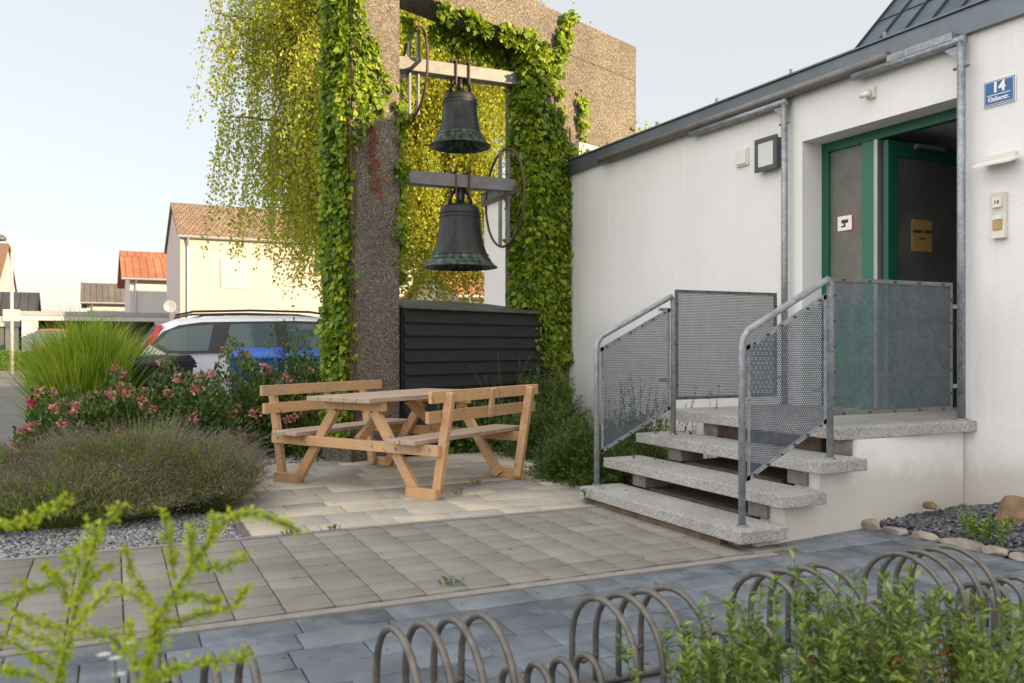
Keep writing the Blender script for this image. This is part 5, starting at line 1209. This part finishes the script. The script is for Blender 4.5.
gB = [[(140, 740), (145, 690), (152, 640), (162, 610), (178, 588), (194, 563), (208, 542), (226, 520), (240, 514), (258, 514), (280, 522), (300, 531)],
      [(173, 578), (172, 560), (170, 540), (163, 512)], [(193, 565), (190, 545), (191, 526)], [(208, 543), (214, 528), (214, 516)], [(194, 567), (210, 568), (228, 566), (245, 554)],
      [(155, 612), (147, 596), (140, 585), (132, 572), (125, 548)], [(155, 610), (143, 600), (130, 593), (118, 586)], [(160, 622), (180, 622), (200, 614), (225, 608), (238, 602), (247, 588)],
      [(166, 605), (180, 598), (195, 595), (210, 602), (220, 600)], [(150, 655), (160, 640), (160, 625), (150, 620)], [(145, 680), (165, 672), (200, 662), (230, 660), (250, 654)],
      [(137, 675), (133, 650), (128, 636), (127, 622)], [(150, 640), (150, 655), (148, 670), (152, 685)]]
def golden(label, lst, D, seed, group):
    b = px(lst[1][0][0] if seed == 1 else lst[0][0][0], 700, D); o = thing('goldenrod', label, 'wildflower', (b.x, b.y, 0), 0, group); off = Vector((b.x, b.y, 0))
    rr = np.random.default_rng(seed); mb = MB(); P = []; A = []
    for i, pl in enumerate(lst):
        dd = D + rr.uniform(-0.10, 0.12) if len(pl) < 6 else D
        pts = [px(x, y, dd*(0.5+0.5*1) if False else dd) - off for x, y in pl]
        if len(pl) >= 6: pts = [Vector((pts[0].x, pts[0].y, 0)), Vector((pts[0].x, pts[0].y, pts[0].z*0.5))] + pts
        mb.tube(pts, [0.0026 if len(pl) >= 6 else 0.0014]*len(pts), 6)
        for a, b_ in zip(pts[:-1] if len(pl) < 6 else pts[2:-1], pts[1:] if len(pl) < 6 else pts[3:]):
            ln = (b_-a).length; m = max(4, int(ln*1700)); t = rr.random(m)[:, None]; q = np.array(a)*(1-t)+np.array(b_)*t
            P.append(q + rr.normal(0, 0.0045, (m, 3))); A.append(np.tile(np.array((b_-a).normalized()), (m, 1))*0.6 + rr.normal(0, 0.7, (m, 3)))
    P = np.concatenate(P)
    leaves('flower_buds', P, np.concatenate(A), rdir(len(P)), 0.0105*rr.uniform(0.5, 1.2, len(P)), M['golden'], o, 0.6)
    mb.build('stems', M['stem_green'], o)
    return o
golden('left goldenrod stem with branching yellow green buds', gA, 1.35, 1, 'goldenrods in the foreground')
golden('right goldenrod stem arching over towards the patio', gB, 1.30, 2, 'goldenrods in the foreground')
b = px(115, 660, 1.5); o = thing('daisy', 'small white flower between the goldenrod stems', 'flower', (b.x, b.y, 0))
MB().tube([(0, 0, 0), (0.01, 0, b.z*0.6), (0, 0, b.z)], 0.0018, 6).build('stem', M['stem_green'], o)
for (dx, dz) in ((0, 0), (-0.018, 0.012), (0.022, 0.02), (0.006, -0.03)):
    P = []; A = []
    for k in range(9):
        a = k*0.7; P.append((dx, dx*0.5, b.z+dz)); A.append((math.cos(a), math.sin(a), 0.25))
    leaves('bloom', P, A, np.tile([0, 0, 1.0], (len(P), 1)), 0.015, M['white_petal'], o, 0.5)
# foreground: leafy perennials over the rack
GS = 'leafy perennials in front of the bicycle rack'
per = [('leafy perennial at the left end of the foreground clump', 0.50, 2.32, 20, (0.09, 0.09), 0.42),
       ('leafy perennial second from the left in the foreground clump', 0.66, 2.42, 34, (0.10, 0.09), 0.52),
       ('tall leafy perennial in the middle of the foreground clump', 0.88, 2.42, 44, (0.11, 0.10), 0.60),
       ('leafy perennial right of the middle with reddish lower leaves', 1.10, 2.40, 40, (0.11, 0.10), 0.57),
       ('leafy perennial at the right border in front of the hoops', 1.34, 2.42, 34, (0.11, 0.10), 0.54),
       ('short pale perennial at the bottom edge beside the hoops', 0.78, 2.1, 26, (0.14, 0.06), 0.42),
       ('short perennial at the bottom right corner', 1.12, 2.05, 30, (0.14, 0.06), 0.42)]
for i, (lb, L, D, k, sp, h) in enumerate(per):
    o = sprigs('perennial', lb, 'plant', L, D, k, sp, h*0.93, M['sage'], 0.035, 70+i, GS, nl=70, lean=0.13, stem=0.0022, aspect=0.34)
    if i == 3:
        P = rng.normal(0, 0.08, (60, 3)); P[:, 2] = rng.uniform(0.22, 0.38, 60); leaves('reddish_leaves', P, rdir(60), rdir(60), 0.034, M['ivy_red'], o, 0.4)

# ------------------------------------------------------------------ small wear: moss tufts in the joints, fallen leaves
for i, (lb, x, y) in enumerate([('small moss tuft in a joint near the blue edging', 1.62, 4.02), ('little green tuft on the patio edging', 1.12, 5.55), ('second green tuft further along the patio edging', 1.42, 5.545),
                                ('small weed in the middle of the patio slabs', 2.62, 6.35), ('thin weed on the patio near the bench foot', 2.95, 6.75)]):
    o = sprigs('weed', lb, 'weed', 0, 0, 10, (0.03, 0.012), 0.035 if i < 3 else 0.07, M['bright_leaf'], 0.016, 90+i, 'weeds around the steps', aspect=0.7, nl=8, stem=0.001); o.location = (x, y, 0)
n = 420; P = np.stack([rng.uniform(-2.5, 4.6, n), rng.uniform(2.2, 8.8, n), np.full(n, 0.004)], 1)
P = np.concatenate([P, np.stack([rng.normal(3.3, 0.25, 60), rng.uniform(3.8, 5.6, 60), np.full(60, 0.004)], 1)])
P = P[~((P[:, 0] > 3.36) & (P[:, 1] > 3.88))]
A = rdir(len(P)); A[:, 2] *= 0.12
tag(leaves('fallen_leaves', P, A, np.array([0, 0, 1.0]) + rng.normal(0, 0.12, (len(P), 3)), 0.022*rng.uniform(0.4, 1.2, len(P)), simple('dry_leaf_brown', (0.16, 0.11, 0.05), 0.9, 0, 0.4, 30, 0)), 'scattered dry leaves and crumbs on the paving', 'leaf litter', kind='stuff')
